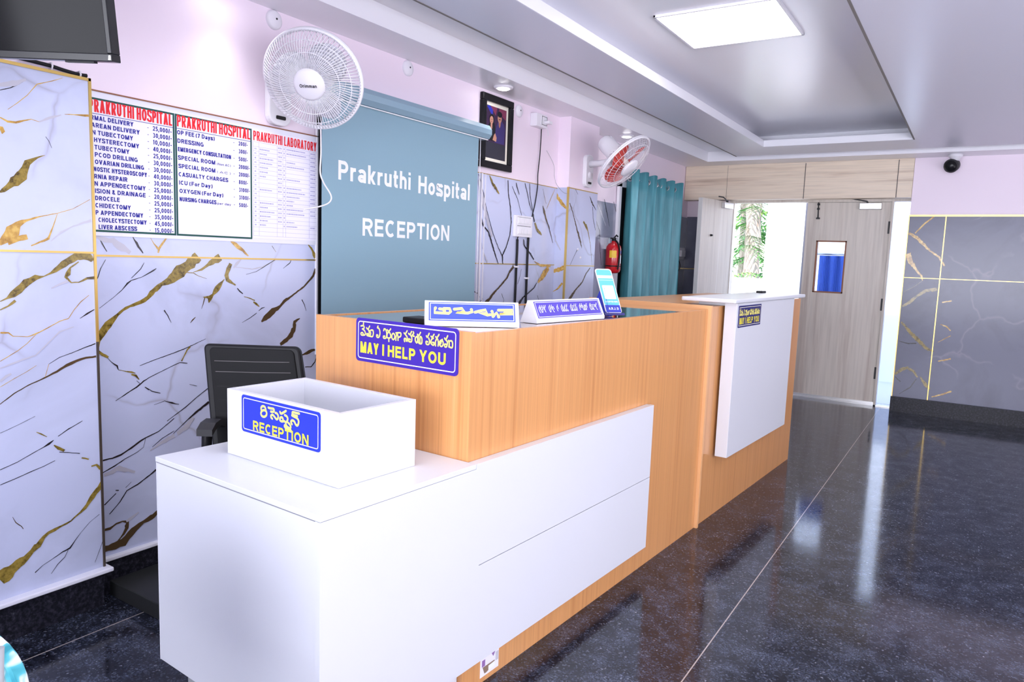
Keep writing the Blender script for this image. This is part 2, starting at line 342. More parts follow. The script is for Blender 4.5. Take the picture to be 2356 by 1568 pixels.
def glyph(c, hx, hy):
    W = GW.get(c, .6); R_ = W-hx; T = 1-hy; o = []
    V = lambda x, a=0.0, b=1.0: o.append(('D', x, a, x, b))
    D = lambda *q: o.append(('D',)+q)
    H = lambda a, b, y: o.append(('H', a, b, y))
    def A(cx, cy, rx, ry, a0, a1, n=14): o.append(('S', [(cx+rx*math.cos(math.radians(a0+(a1-a0)*i/n)), cy+ry*math.sin(math.radians(a0+(a1-a0)*i/n))) for i in range(n+1)]))
    if c == 'A': D(hx, 0, W/2, 1); D(R_, 0, W/2, 1); H(W*.22, W*.78, .28)
    elif c == 'B':
        V(hx); H(hx, .34, T); H(hx, .36, .52); H(hx, .36, hy); A(.34, .755, R_-.36, .245-hy, -90, 90); A(.36, .27, R_-.36, .26-hy*.5, -90, 90)
    elif c == 'C': A(W*.52, .5, W*.52-hx, .5-hy, 48, 312, 20)
    elif c == 'D': V(hx); H(hx, .30, T); H(hx, .30, hy); A(.30, .5, R_-.30, .5-hy, -90, 90)
    elif c == 'E': V(hx); H(hx, W, T); H(hx, W*.93, .52); H(hx, W, hy)
    elif c == 'F': V(hx); H(hx, W, T); H(hx, W*.9, .50)
    elif c == 'G': A(W*.52, .5, W*.52-hx, .5-hy, 48, 318, 20); V(R_, .06, .5); H(W*.55, W, .46)
    elif c == 'H': V(hx); V(R_); H(hx, R_, .52)
    elif c == 'I': V(W/2)
    elif c == 'J': V(R_, .28, 1); A(W/2, .28, W/2-hx, .28-hy, 180, 360)
    elif c == 'K': V(hx); D(hx*2, .36, R_, 1); D(W*.36, .58, R_, 0)
    elif c == 'L': V(hx); H(hx, W, hy)
    elif c == 'M': V(hx); V(R_); D(W/2, 0, hx*1.1, 1); D(W/2, 0, W-hx*1.1, 1)
    elif c == 'N': V(hx); V(R_); D(R_, 0, hx, 1)
    elif c in 'OQ': A(W/2, .5, W/2-hx, .5-hy, 0, 360, 26)
    elif c == 'P': V(hx); H(hx, .34, T); H(hx, .34, .46); A(.34, (T+.46)/2, R_-.34, (T-.46)/2, -90, 90)
    elif c == 'R': V(hx); H(hx, .36, T); H(hx, .36, .48); A(.36, (T+.48)/2, R_-.37, (T-.48)/2, -90, 90); D(R_, 0, .34, .48)
    elif c in 'Ss':
        k = .72 if c == 's' else 1.0
        P = [(.93, .74), (.82, .88), (.5, 1-hy/k), (.17, .89), (.06+hx, .74), (.16, .60), (.5, .51), (.84, .40), (.94-hx*.4, .26), (.82, .10), (.5, hy/k), (.15, .12), (.05, .27)]
        P = [(x*W, y*k) for x, y in P]; Q = []
        for i in range(len(P)-1):
            p0, p1, p2, p3 = P[max(i-1, 0)], P[i], P[i+1], P[min(i+2, len(P)-1)]
            for j in range(4):
                t = j/4; Q.append(tuple(.5*((2*p1[e])+(p2[e]-p0[e])*t+(2*p0[e]-5*p1[e]+4*p2[e]-p3[e])*t*t+(3*p1[e]-p0[e]-3*p2[e]+p3[e])*t**3) for e in (0, 1)))
        o.append(('S', Q+[P[-1]]))
    elif c == 'T': V(W/2); H(0, W, T)
    elif c == 'U': V(hx, .32, 1); V(R_, .32, 1); A(W/2, .32, W/2-hx, .32-hy, 180, 360)
    elif c == 'V': D(W/2, 0, hx, 1); D(W/2, 0, R_, 1)
    elif c == 'W': D(W*.27, 0, hx, 1); D(W*.27, 0, W/2, 1); D(W*.73, 0, W/2, 1); D(W*.73, 0, R_, 1)
    elif c == 'X': D(hx, 0, R_, 1); D(R_, 0, hx, 1)
    elif c == 'Y': V(W/2, 0, .45); D(W/2, .42, hx, 1); D(W/2, .42, R_, 1)
    elif c == 'Z': H(0, W, T); H(0, W, hy); D(hx*1.6, 0, W-hx*1.6, 1)
    elif c == '0': A(W/2, .5, W/2-hx, .5-hy, 0, 360, 22)
    elif c == '1': V(W-hx*1.4); D(hx, .72, W-hx*1.4, 1)
    elif c == '2': A(W/2, .70, W/2-hx, .30-hy, 170, -28); D(hx*1.3, .05, R_-.02, .58); H(0, W, hy)
    elif c == '3': A(W*.46, .755, W*.40-hx*.6, .245-hy, 150, -90); A(W*.46, .27, W*.54-hx, .26-hy*.6, 90, -150)
    elif c == '4': V(W*.72); H(0, W, .26); D(hx, .26, W*.70, 1)
    elif c == '5': H(hx, W*.92, T); V(hx*1.4, .5, 1); A(W*.45, .32, W*.55-hx, .32-hy, 130, -150)
    elif c == '7': H(0, W, T); D(W*.3, 0, R_, 1)
    elif c == '8': A(W/2, .75, W/2-hx*1.3, .25-hy, 0, 360, 18); A(W/2, .27, W/2-hx, .27-hy, 0, 360, 18)
    elif c == ',': D(.02, -.16, W/2, .17)
    elif c == '.': V(W/2, 0, .17)
    elif c == '/': D(hx, 0, R_, 1)
    elif c == '-': H(0, W, .38)
    elif c == '(': A(W*1.3, .42, W*1.2, .62, 130, 230, 8)
    elif c == ')': A(-W*.3, .42, W*1.2, .62, 50, -50, 8)
    elif c == '&': A(W*.42, .77, W*.22, .23-hy, 0, 360, 14); A(W*.40, .28, W*.40-hx, .28-hy, 70, 330, 14); D(R_, 0, W*.30, .68)
    elif c in 'aocdebp':
        x = .72
        if c == 'a': A(W*.47, .215, W*.47-hx, .215-hy, 0, 360, 18); V(R_, 0, .50); A(W*.49, .48, W*.51-hx, .24-hy, 0, 160, 9); return o
        A(W*.5, x/2, W*.5-hx, x/2-hy, 40 if c == 'c' else 0, 320 if c in 'c' else (315 if c == 'e' else 360), 20)
        if c == 'a': V(R_, 0, x)
        if c == 'd': V(R_, 0, 1)
        if c == 'b': V(hx, 0, 1)
        if c == 'p': V(hx, -.26, x)
        if c == 'e': H(hx, R_, x*.48)
    elif c == 'r': V(hx, 0, .72); A(W*.78, .42, W*.78-hx, .30-hy, 175, 95, 6); H(W*.66, W, .72-hy)
    elif c == 'k': V(hx); D(hx*2, .26, R_, .72); D(W*.34, .40, R_, 0)
    elif c == 'u': V(hx, .24, .72); V(R_, 0, .72); A(W/2, .25, W/2-hx, .25-hy, 180, 360)
    elif c in 'nh': V(hx, 0, 1 if c == 'h' else .72); V(R_, 0, .46); A(W/2, .45, W/2-hx, .27-hy, 180, 0)
    elif c == 'm': V(hx, 0, .72); V(W/2, 0, .48); V(R_, 0, .48); A(W*.25+hx/2, .45, W*.25-hx/2, .27-hy, 180, 0); A(W*.75-hx/2, .45, W*.25-hx/2, .27-hy, 180, 0)
    elif c == 't': V(W*.40, .12, .95); H(0, W, .72-hy); A(W*.40+.14, .15, .14, .15-hy, 180, 290, 6)
    elif c == 'i': V(W/2, 0, .72); V(W/2, .84, 1)
    elif c == 'l': V(W/2)
    elif c == 'y': D(W*.5, .0, R_, .72); D(W*.5, 0, hx, .72); D(W*.28, -.26, W*.5, 0)
    return o
def string_desc(t): return any(c in 'gjpqy' for c in t)
def tag(o, label, cat, group=None):
    o['label'] = label; o['category'] = cat
    if group: o['group'] = group
    return o
def thing(name, label, cat, loc, group=None):
    o = bpy.data.objects.new(name, None); COL.objects.link(o); o.location = loc; o.empty_display_size = .1
    ORG[o.name] = Vector(loc); return tag(o, label, cat, group)
def struct(o): o['kind'] = 'structure'; return o
def arc(c, r, a0, a1, n): return [(c[0]+r*math.cos(math.radians(a0+(a1-a0)*i/n)), c[1]+r*math.sin(math.radians(a0+(a1-a0)*i/n))) for i in range(n+1)]
def smooth_path(pts, n=6):
    P = [Vector(p) for p in pts]; out = []
    for i in range(len(P)-1):
        p0, p1, p2, p3 = P[max(i-1, 0)], P[i], P[i+1], P[min(i+2, len(P)-1)]
        for k in range(n):
            t = k/n
            out.append(.5*((2*p1)+(p2-p0)*t+(2*p0-5*p1+4*p2-p3)*t*t+(3*p1-p0-3*p2+p3)*t**3))
    out.append(P[-1]); return out
VEINS = {
 'pil': [
  ('g', [1.085,1.508,0.0056,1.108,1.526,0.0181,1.128,1.545,0.0283,1.15,1.566,0.0305,1.162,1.593,0.0245,1.171,1.615,0.0205,1.201,1.633,0.0058,1.224,1.643,0.0012]),
  ('o', [1.078,1.343,0.012,1.102,1.365,0.0364,1.118,1.387,0.0386,1.134,1.409,0.0224,1.158,1.423,0.009,1.198,1.438,0.0042,1.256,1.453,0.0021,1.308,1.472,0.0017,1.366,1.509,0.0018]),
  ('o', [1.101,1.354,0.0283,1.132,1.36,0.0204,1.16,1.369,0.0165]),
  ('o', [1.256,1.451,0.0017,1.242,1.41,0.0034,1.224,1.365,0.0076,1.17,1.34,0.0041]),
  ('o', [1.118,1.773,0.0012,1.146,1.798,0.002,1.177,1.829,0.002,1.208,1.871,0.0029,1.255,1.891,0.0021,1.288,1.908,0.0013]),
  ('o', [1.095,1.744,0.0032,1.117,1.736,0.0064,1.139,1.735,0.008,1.163,1.746,0.0049,1.186,1.754,0.0025,1.21,1.75,0.0016]),
  ('o', [1.093,1.703,0.0238,1.105,1.709,0.0159]),
  ('o', [1.291,1.789,0.0017,1.335,1.795,0.0043,1.371,1.799,0.0078]),
  ('k', [1.098,1.829,0.0016,1.128,1.842,0.0028,1.152,1.859,0.004,1.173,1.875,0.0016]),
  ('k', [1.228,1.705,0.0012,1.238,1.692,0.0017,1.246,1.67,0.0012]),
  ('s', [1.21,1.75,0.0041,1.242,1.768,0.0092,1.28,1.785,0.0034]),
  ('s', [1.232,1.357,0.0021,1.266,1.389,0.006,1.306,1.412,0.0035,1.368,1.436,0.0097]),
  ('s', [1.099,1.846,0.0118,1.137,1.858,0.016,1.175,1.878,0.0081]),
  ('g', [1.071,1.156,0.003,1.092,1.167,0.0052,1.11,1.18,0.0225,1.128,1.194,0.032,1.149,1.215,0.0227,1.18,1.233,0.0153,1.206,1.238,0.0039,1.229,1.249,0.0078,1.257,1.27,0.0176,1.285,1.291,0.0237,1.313,1.306,0.0299,1.337,1.31,0.0281,1.362,1.304,0.0243,1.368,1.292,0.0122]),
  ('g', [1.07,1.129,0.0037,1.094,1.141,0.006,1.116,1.158,0.009]),
  ('g', [1.321,1.289,0.0032,1.292,1.268,0.0056,1.283,1.245,0.0158,1.275,1.233,0.0118,1.294,1.216,0.004,1.318,1.216,0.004,1.347,1.23,0.0089,1.372,1.232,0.0106]),
  ('o', [1.28,1.09,0.0024,1.299,1.119,0.0024,1.324,1.148,0.0028,1.352,1.17,0.0016]),
  ('o', [1.067,1.053,0.0067,1.091,1.052,0.0037,1.104,1.04,0.0023,1.147,1.035,0.0023,1.173,1.043,0.0039,1.211,1.061,0.0027,1.25,1.082,0.0028,1.28,1.09,0.0028]),
  ('o', [1.173,1.041,0.0019,1.146,1.013,0.0019,1.117,0.991,0.0019,1.084,0.972,0.0019,1.063,0.96,0.0019]),
  ('b', [1.057,0.818,0.003,1.1,0.848,0.0034,1.144,0.87,0.0035,1.194,0.889,0.0047,1.236,0.907,0.0063,1.268,0.924,0.0096,1.301,0.938,0.0089,1.334,0.945,0.0073,1.37,0.947,0.0074]),
  ('k', [1.21,0.935,0.0012,1.246,0.956,0.002,1.286,0.967,0.002,1.327,0.981,0.0028,1.369,0.994,0.0037]),
  ('k', [1.318,1.088,0.0012,1.343,1.104,0.0049,1.369,1.118,0.0025]),
  ('o', [1.059,0.875,0.0015,1.102,0.898,0.0015,1.139,0.916,0.0015,1.171,0.935,0.0012]),
  ('o', [1.197,0.892,0.0016,1.21,0.935,0.0016]),
  ('s', [1.06,0.893,0.0082,1.078,0.907,0.0112,1.094,0.915,0.0075]),
  ('s', [1.227,1.196,0.0039,1.255,1.21,0.0086,1.283,1.222,0.0103]),
  ('s', [1.062,0.937,0.0037,1.115,0.955,0.0061,1.17,0.97,0.0039,1.249,1.046,0.0047,1.297,1.06,0.0024]),
  ('g', [1.032,0.222,0.0479,1.059,0.239,0.0443,1.09,0.259,0.0325,1.114,0.271,0.0205,1.134,0.289,0.0165,1.155,0.304,0.0207,1.172,0.326,0.0125,1.188,0.337,0.0105,1.209,0.342,0.0109,1.234,0.348,0.0076,1.264,0.358,0.006,1.286,0.373,0.0052,1.313,0.391,0.0113,1.331,0.414,0.0157,1.35,0.438,0.0175,1.369,0.457,0.0159,1.377,0.479,0.008]),
  ('k', [1.048,0.597,0.002,1.1,0.612,0.002,1.151,0.634,0.002,1.183,0.647,0.0021,1.2,0.655,0.0066,1.216,0.665,0.0021]),
  ('k', [1.231,0.676,0.0021,1.267,0.696,0.0034,1.315,0.717,0.0017]),
  ('k', [1.046,0.546,0.002,1.091,0.556,0.002,1.141,0.57,0.0024,1.181,0.579,0.0021,1.218,0.591,0.0017]),
  ('g', [1.162,0.704,0.0016,1.177,0.695,0.0037,1.195,0.681,0.0017]),
  ('g', [1.216,0.647,0.0042,1.232,0.635,0.0109,1.25,0.62,0.0084]),
  ('k', [1.233,0.619,0.0021,1.264,0.61,0.0021,1.302,0.599,0.0026]),
  ('g', [1.308,0.582,0.0043,1.332,0.57,0.0043]),
  ('g', [1.34,0.542,0.0044,1.358,0.543,0.007,1.373,0.525,0.0106]),
  ('b', [1.078,0.426,0.0012,1.087,0.404,0.0024,1.103,0.386,0.0024,1.109,0.375,0.002]),
  ('k', [1.363,0.353,0.0012,1.329,0.334,0.0013,1.297,0.305,0.0013,1.274,0.279,0.0022,1.256,0.257,0.0069,1.231,0.252,0.0034,1.197,0.237,0.0013,1.164,0.224,0.0013,1.139,0.207,0.0033]),
  ('k', [1.25,0.252,0.0021,1.238,0.23,0.0026,1.213,0.211,0.0021,1.191,0.184,0.0013]),
  ('k', [1.374,0.25,0.0018,1.364,0.224,0.0018,1.342,0.173,0.0013]),
  ('k', [1.053,0.721,0.0012,1.109,0.74,0.0012,1.16,0.76,0.0012]),
 ],
 'wl': [
  ('k', [1.433,1.383,0.0022,1.447,1.353,0.0044,1.463,1.326,0.0029]),
  ('k', [1.562,1.388,0.0023,1.577,1.361,0.0084,1.593,1.338,0.0069,1.603,1.323,0.0038]),
  ('s', [1.418,1.382,0.0109,1.486,1.366,0.0222,1.524,1.344,0.0262,1.552,1.323,0.0151]),
  ('o', [1.705,1.391,0.0039,1.683,1.363,0.0086,1.669,1.344,0.0102,1.665,1.326,0.0063]),
  ('o', [1.632,1.387,0.0015,1.648,1.36,0.0039,1.665,1.342,0.0094]),
  ('o', [1.997,1.387,0.006,2.023,1.372,0.0173,2.049,1.355,0.0156,2.071,1.335,0.0131,2.089,1.322,0.0053]),
  ('g', [2.428,1.389,0.0038,2.451,1.367,0.0125,2.47,1.337,0.0174,2.477,1.32,0.0145]),
  ('g', [2.217,1.372,0.0027,2.24,1.344,0.0018]),
  ('g', [1.839,1.315,0.037,1.808,1.288,0.0449,1.77,1.263,0.0525,1.733,1.233,0.0481,1.697,1.208,0.0278,1.675,1.2,0.0158,1.653,1.184,0.0196,1.633,1.166,0.0215,1.618,1.148,0.0155,1.588,1.132,0.0139,1.559,1.123,0.0115,1.53,1.112,0.0099,1.506,1.095,0.0098,1.485,1.076,0.015,1.469,1.062,0.0224,1.449,1.039,0.0334,1.433,1.017,0.0259,1.423,0.994,0.017,1.42,0.967,0.0074]),
  ('g', [1.945,1.315,0.0339,1.915,1.299,0.0294,1.885,1.279,0.0167,1.855,1.261,0.0083,1.817,1.25,0.0025]),
  ('g', [1.789,1.248,0.0041,1.817,1.246,0.0033,1.84,1.234,0.0025,1.879,1.222,0.0012]),
  ('g', [1.998,1.289,0.0155,1.985,1.264,0.0193,1.975,1.237,0.0214,1.982,1.219,0.0215,2.005,1.203,0.0095,2.021,1.193,0.0061]),
  ('g', [1.964,1.219,0.0034,1.943,1.197,0.017,1.928,1.179,0.0254,1.908,1.155,0.011,1.892,1.14,0.021,1.887,1.12,0.0042]),
  ('g', [1.861,1.144,0.0033,1.892,1.142,0.0168]),
  ('b', [1.868,1.141,0.0042,1.86,1.115,0.0033,1.852,1.095,0.0012]),
  ('s', [2.054,1.31,0.0035,2.027,1.287,0.013,2.011,1.268,0.006]),
  ('s', [2.252,1.313,0.0018,2.164,1.274,0.0072,2.108,1.264,0.0044,2.017,1.273,0.0035]),
  ('k', [2.24,1.311,0.0023,2.176,1.277,0.0036,2.13,1.253,0.0018,2.075,1.24,0.0013]),
  ('k', [2.329,1.31,0.0028,2.321,1.295,0.0047,2.281,1.268,0.0014]),
  ('b', [2.479,1.266,0.0126,2.464,1.233,0.0126,2.432,1.203,0.0106,2.406,1.181,0.0086,2.368,1.159,0.0076,2.324,1.133,0.0075,2.287,1.114,0.0149,2.263,1.091,0.0157,2.221,1.068,0.0252,2.186,1.045,0.0296,2.157,1.023,0.0072]),
  ('b', [2.381,1.027,0.0048,2.349,1.012,0.0209,2.346,0.982,0.0218,2.327,0.949,0.0284,2.299,0.926,0.0188,2.263,0.909,0.014]),
  ('b', [2.481,0.865,0.0128,2.44,0.858,0.0166,2.397,0.846,0.0068]),
  ('k', [2.496,0.842,0.0049,2.476,0.802,0.0059,2.453,0.781,0.0049,2.414,0.784,0.0039]),
  ('k', [2.393,1.118,0.0048,2.409,1.093,0.0038,2.42,1.062,0.0014]),
  ('k', [2.029,1.18,0.0044,2.042,1.166,0.0052,2.058,1.154,0.0035]),
  ('g', [2.063,1.141,0.0022,2.096,1.133,0.0044,2.121,1.122,0.0045]),
  ('g', [2.113,1.116,0.0062,2.129,1.107,0.0098,2.145,1.093,0.0036]),
  ('k', [2.175,1.09,0.0018,2.158,1.085,0.0036,2.141,1.074,0.0018]),
  ('k', [2.13,1.064,0.0027,2.096,1.045,0.0027,2.052,1.025,0.0013]),
  ('k', [1.684,1.096,0.0048,1.699,1.074,0.0032,1.714,1.044,0.0012]),
  ('b', [1.823,1.061,0.0021,1.809,1.049,0.0058,1.799,1.038,0.0016]),
  ('k', [1.457,1.296,0.0018,1.437,1.261,0.0022,1.428,1.234,0.0029,1.418,1.211,0.0036]),
  ('k', [1.606,1.287,0.0012,1.591,1.262,0.0031,1.553,1.226,0.0019]),
  ('k', [1.655,1.264,0.0023,1.641,1.255,0.0047,1.594,1.23,0.0019,1.553,1.218,0.003,1.537,1.206,0.0061,1.516,1.182,0.0023,1.484,1.155,0.0015,1.428,1.114,0.0012]),
  ('g', [1.418,0.953,0.0111,1.435,0.938,0.0111,1.456,0.926,0.0082]),
  ('k', [1.454,0.924,0.0015,1.469,0.905,0.003,1.488,0.889,0.006,1.493,0.874,0.0023]),
  ('g', [1.493,0.874,0.0019,1.523,0.865,0.0031,1.544,0.858,0.0069,1.56,0.853,0.0019]),
  ('g', [1.543,0.85,0.0054,1.56,0.842,0.0101,1.574,0.826,0.0031]),
  ('k', [1.578,0.881,0.0016,1.638,0.898,0.0028,1.704,0.914,0.0028,1.778,0.934,0.0033,1.87,0.966,0.0013]),
  ('g', [1.797,0.939,0.0058,1.783,0.927,0.0058,1.766,0.898,0.0041,1.756,0.881,0.0065]),
  ('k', [1.782,0.869,0.0033,1.749,0.876,0.0024,1.717,0.866,0.0024,1.658,0.845,0.0024,1.614,0.829,0.0024,1.591,0.817,0.0055,1.563,0.796,0.0039,1.538,0.785,0.0031]),
  ('k', [1.563,0.823,0.0016,1.578,0.808,0.0023]),
  ('k', [1.596,0.793,0.0024,1.613,0.779,0.0039]),
  ('k', [1.79,0.779,0.0017,1.825,0.767,0.0017]),
  ('k', [1.479,0.755,0.0017,1.522,0.777,0.004,1.56,0.797,0.004,1.575,0.808,0.0022]),
  ('k', [1.597,0.793,0.0023,1.626,0.772,0.0032,1.661,0.759,0.0023]),
  ('k', [1.632,0.715,0.0012,1.678,0.725,0.0019,1.709,0.711,0.0056,1.741,0.701,0.0019]),
  ('k', [1.423,0.53,0.0054,1.46,0.532,0.0055,1.494,0.539,0.0065,1.534,0.556,0.0066,1.575,0.578,0.0076,1.594,0.587,0.0048,1.649,0.602,0.0029,1.718,0.645,0.003]),
  ('k', [1.687,0.639,0.0028,1.773,0.686,0.0033,1.823,0.719,0.0034,1.881,0.753,0.0034]),
  ('k', [1.707,0.577,0.0024,1.778,0.628,0.0034,1.817,0.653,0.0116,1.851,0.673,0.0098,1.88,0.69,0.0108]),
  ('s', [1.728,0.576,0.0142,1.772,0.599,0.0239,1.805,0.634,0.0145]),
  ('k', [1.594,0.585,0.0019,1.585,0.55,0.0014,1.559,0.535,0.0019,1.508,0.518,0.0033,1.469,0.5,0.0041,1.422,0.483,0.0036]),
  ('k', [1.717,0.592,0.002,1.665,0.571,0.0029,1.621,0.543,0.0019]),
  ('s', [1.716,0.571,0.0197,1.664,0.555,0.0127,1.611,0.53,0.0048]),
  ('s', [1.425,0.47,0.0137,1.483,0.486,0.0185,1.547,0.456,0.0095]),
  ('k', [1.635,0.446,0.0087,1.608,0.429,0.0048,1.556,0.403,0.0043,1.512,0.388,0.0042,1.484,0.35,0.0037,1.442,0.312,0.0028]),
  ('k', [1.47,0.389,0.0032,1.441,0.367,0.0041,1.424,0.354,0.0046]),
  ('k', [1.531,0.419,0.0012,1.508,0.402,0.0019]),
  ('k', [1.468,0.401,0.0037,1.481,0.398,0.0037]),
  ('b', [1.422,0.254,0.0119,1.442,0.253,0.0102,1.467,0.266,0.0065,1.492,0.269,0.0056,1.511,0.26,0.0141,1.508,0.236,0.017,1.495,0.216,0.0094,1.472,0.195,0.0047]),
  ('b', [1.642,0.267,0.0176,1.609,0.25,0.0194,1.578,0.243,0.0125,1.546,0.227,0.0191,1.52,0.206,0.0284,1.494,0.183,0.0329,1.46,0.177,0.028,1.421,0.179,0.0253]),
  ('s', [1.558,0.288,0.0048,1.527,0.271,0.0142,1.507,0.264,0.0094]),
  ('g', [3.959,1.884,0.0071,3.994,1.839,0.0201,4.029,1.815,0.0203,4.064,1.791,0.0156,4.078,1.777,0.0048]),
  ('k', [4.18,1.878,0.0086,4.191,1.79,0.0086,4.221,1.703,0.0099,4.239,1.601,0.0099,4.227,1.51,0.0087,4.185,1.425,0.0086,4.141,1.369,0.0147,4.151,1.311,0.0074]),
  ('k', [3.831,1.882,0.0034,3.877,1.809,0.0052,3.933,1.669,0.0047,4.018,1.514,0.0048,4.092,1.416,0.0049,4.139,1.366,0.0074]),
  ('k', [3.882,1.611,0.0035,3.901,1.557,0.0106,3.962,1.523,0.0107,3.999,1.463,0.012,4.036,1.401,0.0108,4.093,1.31,0.0061]),
  ('s', [3.838,1.847,0.023,3.923,1.644,0.0294,4.009,1.488,0.018]),
  ('s', [3.885,1.446,0.0035,3.916,1.379,0.0094,3.963,1.318,0.0155]),
  ('k', [4.235,1.845,0.0025,4.268,1.804,0.0056,4.307,1.768,0.0044,4.336,1.719,0.0038,4.372,1.649,0.0044]),
  ('k', [4.282,1.872,0.005,4.303,1.833,0.01,4.33,1.796,0.0038]),
  ('k', [4.399,1.881,0.0063,4.436,1.819,0.0064,4.467,1.749,0.0064,4.503,1.698,0.0045]),
  ('k', [4.463,1.885,0.0051,4.476,1.796,0.0058,4.516,1.699,0.0065,4.549,1.62,0.0157]),
  ('g', [4.556,1.614,0.0131,4.579,1.574,0.0236,4.628,1.549,0.0225,4.657,1.529,0.008]),
  ('b', [4.661,1.744,0.0053,4.685,1.704,0.024,4.71,1.657,0.0134,4.756,1.604,0.0121,4.806,1.522,0.0068,4.832,1.477,0.0041]),
  ('o', [4.833,1.884,0.0027,4.781,1.816,0.0054,4.718,1.727,0.0033]),
  ('b', [4.651,1.866,0.002,4.676,1.814,0.004,4.708,1.761,0.002]),
  ('k', [4.415,1.485,0.0051,4.424,1.445,0.0064,4.513,1.387,0.0104,4.563,1.347,0.0053]),
  ('s', [4.833,1.637,0.0027,4.84,1.552,0.0055,4.914,1.469,0.0042]),
  ('o', [4.57,1.333,0.0053,4.668,1.306,0.0174,4.81,1.304,0.0205]),
  ('o', [4.783,1.29,0.0409,4.729,1.25,0.0542,4.676,1.208,0.0403,4.63,1.18,0.0134]),
  ('k', [4.616,1.177,0.0067,4.578,1.139,0.0119,4.52,1.112,0.0092,4.431,1.073,0.0104,4.383,1.034,0.0258,4.36,1.001,0.0193]),
  ('b', [4.29,1.296,0.0252,4.238,1.256,0.0188,4.21,1.217,0.015,4.165,1.185,0.0149,4.097,1.14,0.0135,4.042,1.109,0.0182,3.999,1.072,0.0241,3.945,1.046,0.0275,3.924,1.024,0.0203]),
  ('k', [3.817,1.13,0.0029,3.866,1.113,0.0059,3.888,1.088,0.0036]),
  ('k', [3.848,1.033,0.0024,3.921,1.078,0.0048]),
  ('k', [4.146,1.107,0.0031,4.178,1.06,0.0031,4.162,1.035,0.0025]),
  ('k', [4.631,1.082,0.0033,4.662,1.031,0.0047]),
  ('k', [4.391,1.277,0.0026,4.371,1.21,0.0038,4.348,1.17,0.0026]),
 ],
 'p2s': [
  ('o', [-2.768,1.884,0.0068,-2.743,1.824,0.0232,-2.7,1.777,0.0272,-2.657,1.735,0.0095]),
  ('o', [-2.765,1.257,0.0208,-2.708,1.278,0.0344,-2.659,1.294,0.0342]),
  ('o', [-2.749,1.105,0.0042,-2.709,1.129,0.0124,-2.67,1.175,0.0165]),
  ('s', [-2.769,1.603,0.0069,-2.743,1.496,0.0138,-2.699,1.425,0.0069]),
 ],
 'p2f': [
  ('b', [4.895,1.782,0.0095,4.95,1.716,0.0096,5.023,1.605,0.0139,5.069,1.542,0.0239,5.116,1.47,0.0141,5.126,1.448,0.0035]),
  ('g', [5.13,1.655,0.0141,5.181,1.628,0.0285,5.218,1.593,0.0129,5.271,1.49,0.0058,5.324,1.317,0.0044]),
  ('k', [5.223,1.861,0.0043,5.261,1.82,0.0172,5.344,1.762,0.0044]),
  ('k', [5.282,1.784,0.0058,5.3,1.695,0.0072,5.353,1.6,0.0044]),
  ('b', [5.292,1.297,0.0102,5.221,1.248,0.013,5.162,1.18,0.0143,5.055,1.122,0.0141,4.996,1.078,0.0308,4.923,1.029,0.0277]),
  ('k', [5.051,1.435,0.0056,5.019,1.401,0.0042,4.942,1.313,0.0028]),
  ('k', [4.971,1.895,0.0027,5.021,1.859,0.0028]),
 ],
 'w2': [
  ('k', [5.822,1.892,0.0079,5.859,1.829,0.0126,5.907,1.75,0.0096,5.956,1.662,0.004]),
  ('k', [6.019,1.888,0.0064,6.079,1.804,0.0098,6.169,1.751,0.0099,6.226,1.715,0.0042]),
  ('k', [5.686,1.696,0.0031,5.76,1.61,0.0063,5.788,1.447,0.0063,5.822,1.316,0.0048]),
  ('s', [5.687,1.848,0.0077,5.77,1.774,0.0156,5.878,1.666,0.0079]),
 ],
 'end': [
  ('o', [-0.581,1.72,0.0242,-0.516,1.681,0.0263,-0.461,1.625,0.024,-0.385,1.552,0.0152,-0.311,1.498,0.0151,-0.264,1.42,0.013]),
  ('o', [-0.579,1.524,0.0552,-0.541,1.445,0.0397,-0.49,1.377,0.0198,-0.444,1.322,0.0154,-0.43,1.276,0.0088]),
  ('o', [-0.384,1.88,0.0108,-0.458,1.812,0.0131,-0.53,1.72,0.011]),
  ('k', [-0.43,1.276,0.0066,-0.496,1.215,0.0088,-0.573,1.164,0.0067]),
  ('g', [-0.577,1.024,0.0156,-0.523,1.062,0.0288,-0.467,1.124,0.022,-0.392,1.186,0.0285,-0.304,1.202,0.0283]),
  ('o', [-0.253,1.08,0.0108,-0.177,1.101,0.0129]),
  ('g', [-0.57,0.875,0.0164,-0.515,0.805,0.0256,-0.445,0.737,0.0301,-0.398,0.693,0.0301,-0.34,0.637,0.0253,-0.28,0.613,0.0092]),
  ('k', [-0.576,0.688,0.0047,-0.503,0.67,0.0093,-0.428,0.678,0.0093]),
  ('g', [-0.58,0.363,0.0259,-0.525,0.419,0.0282,-0.483,0.437,0.0257,-0.426,0.406,0.0186,-0.389,0.355,0.0139]),
  ('k', [-0.578,0.338,0.0071,-0.53,0.294,0.0094]),
  ('g', [-0.369,0.363,0.0093,-0.32,0.295,0.0278,-0.279,0.251,0.0162]),
  ('k', [-0.531,0.174,0.0047,-0.444,0.248,0.0094,-0.398,0.335,0.007]),
  ('o', [-0.235,0.526,0.0092,-0.135,0.561,0.0159]),
  ('o', [-0.246,0.876,0.0068,-0.193,0.856,0.0113,-0.159,0.823,0.0091]),
  ('o', [-0.257,0.18,0.0092,-0.176,0.215,0.0137,-0.102,0.256,0.0137]),
  ('o', [-0.252,0.706,0.0046,-0.155,0.776,0.0068]),
 ],
}
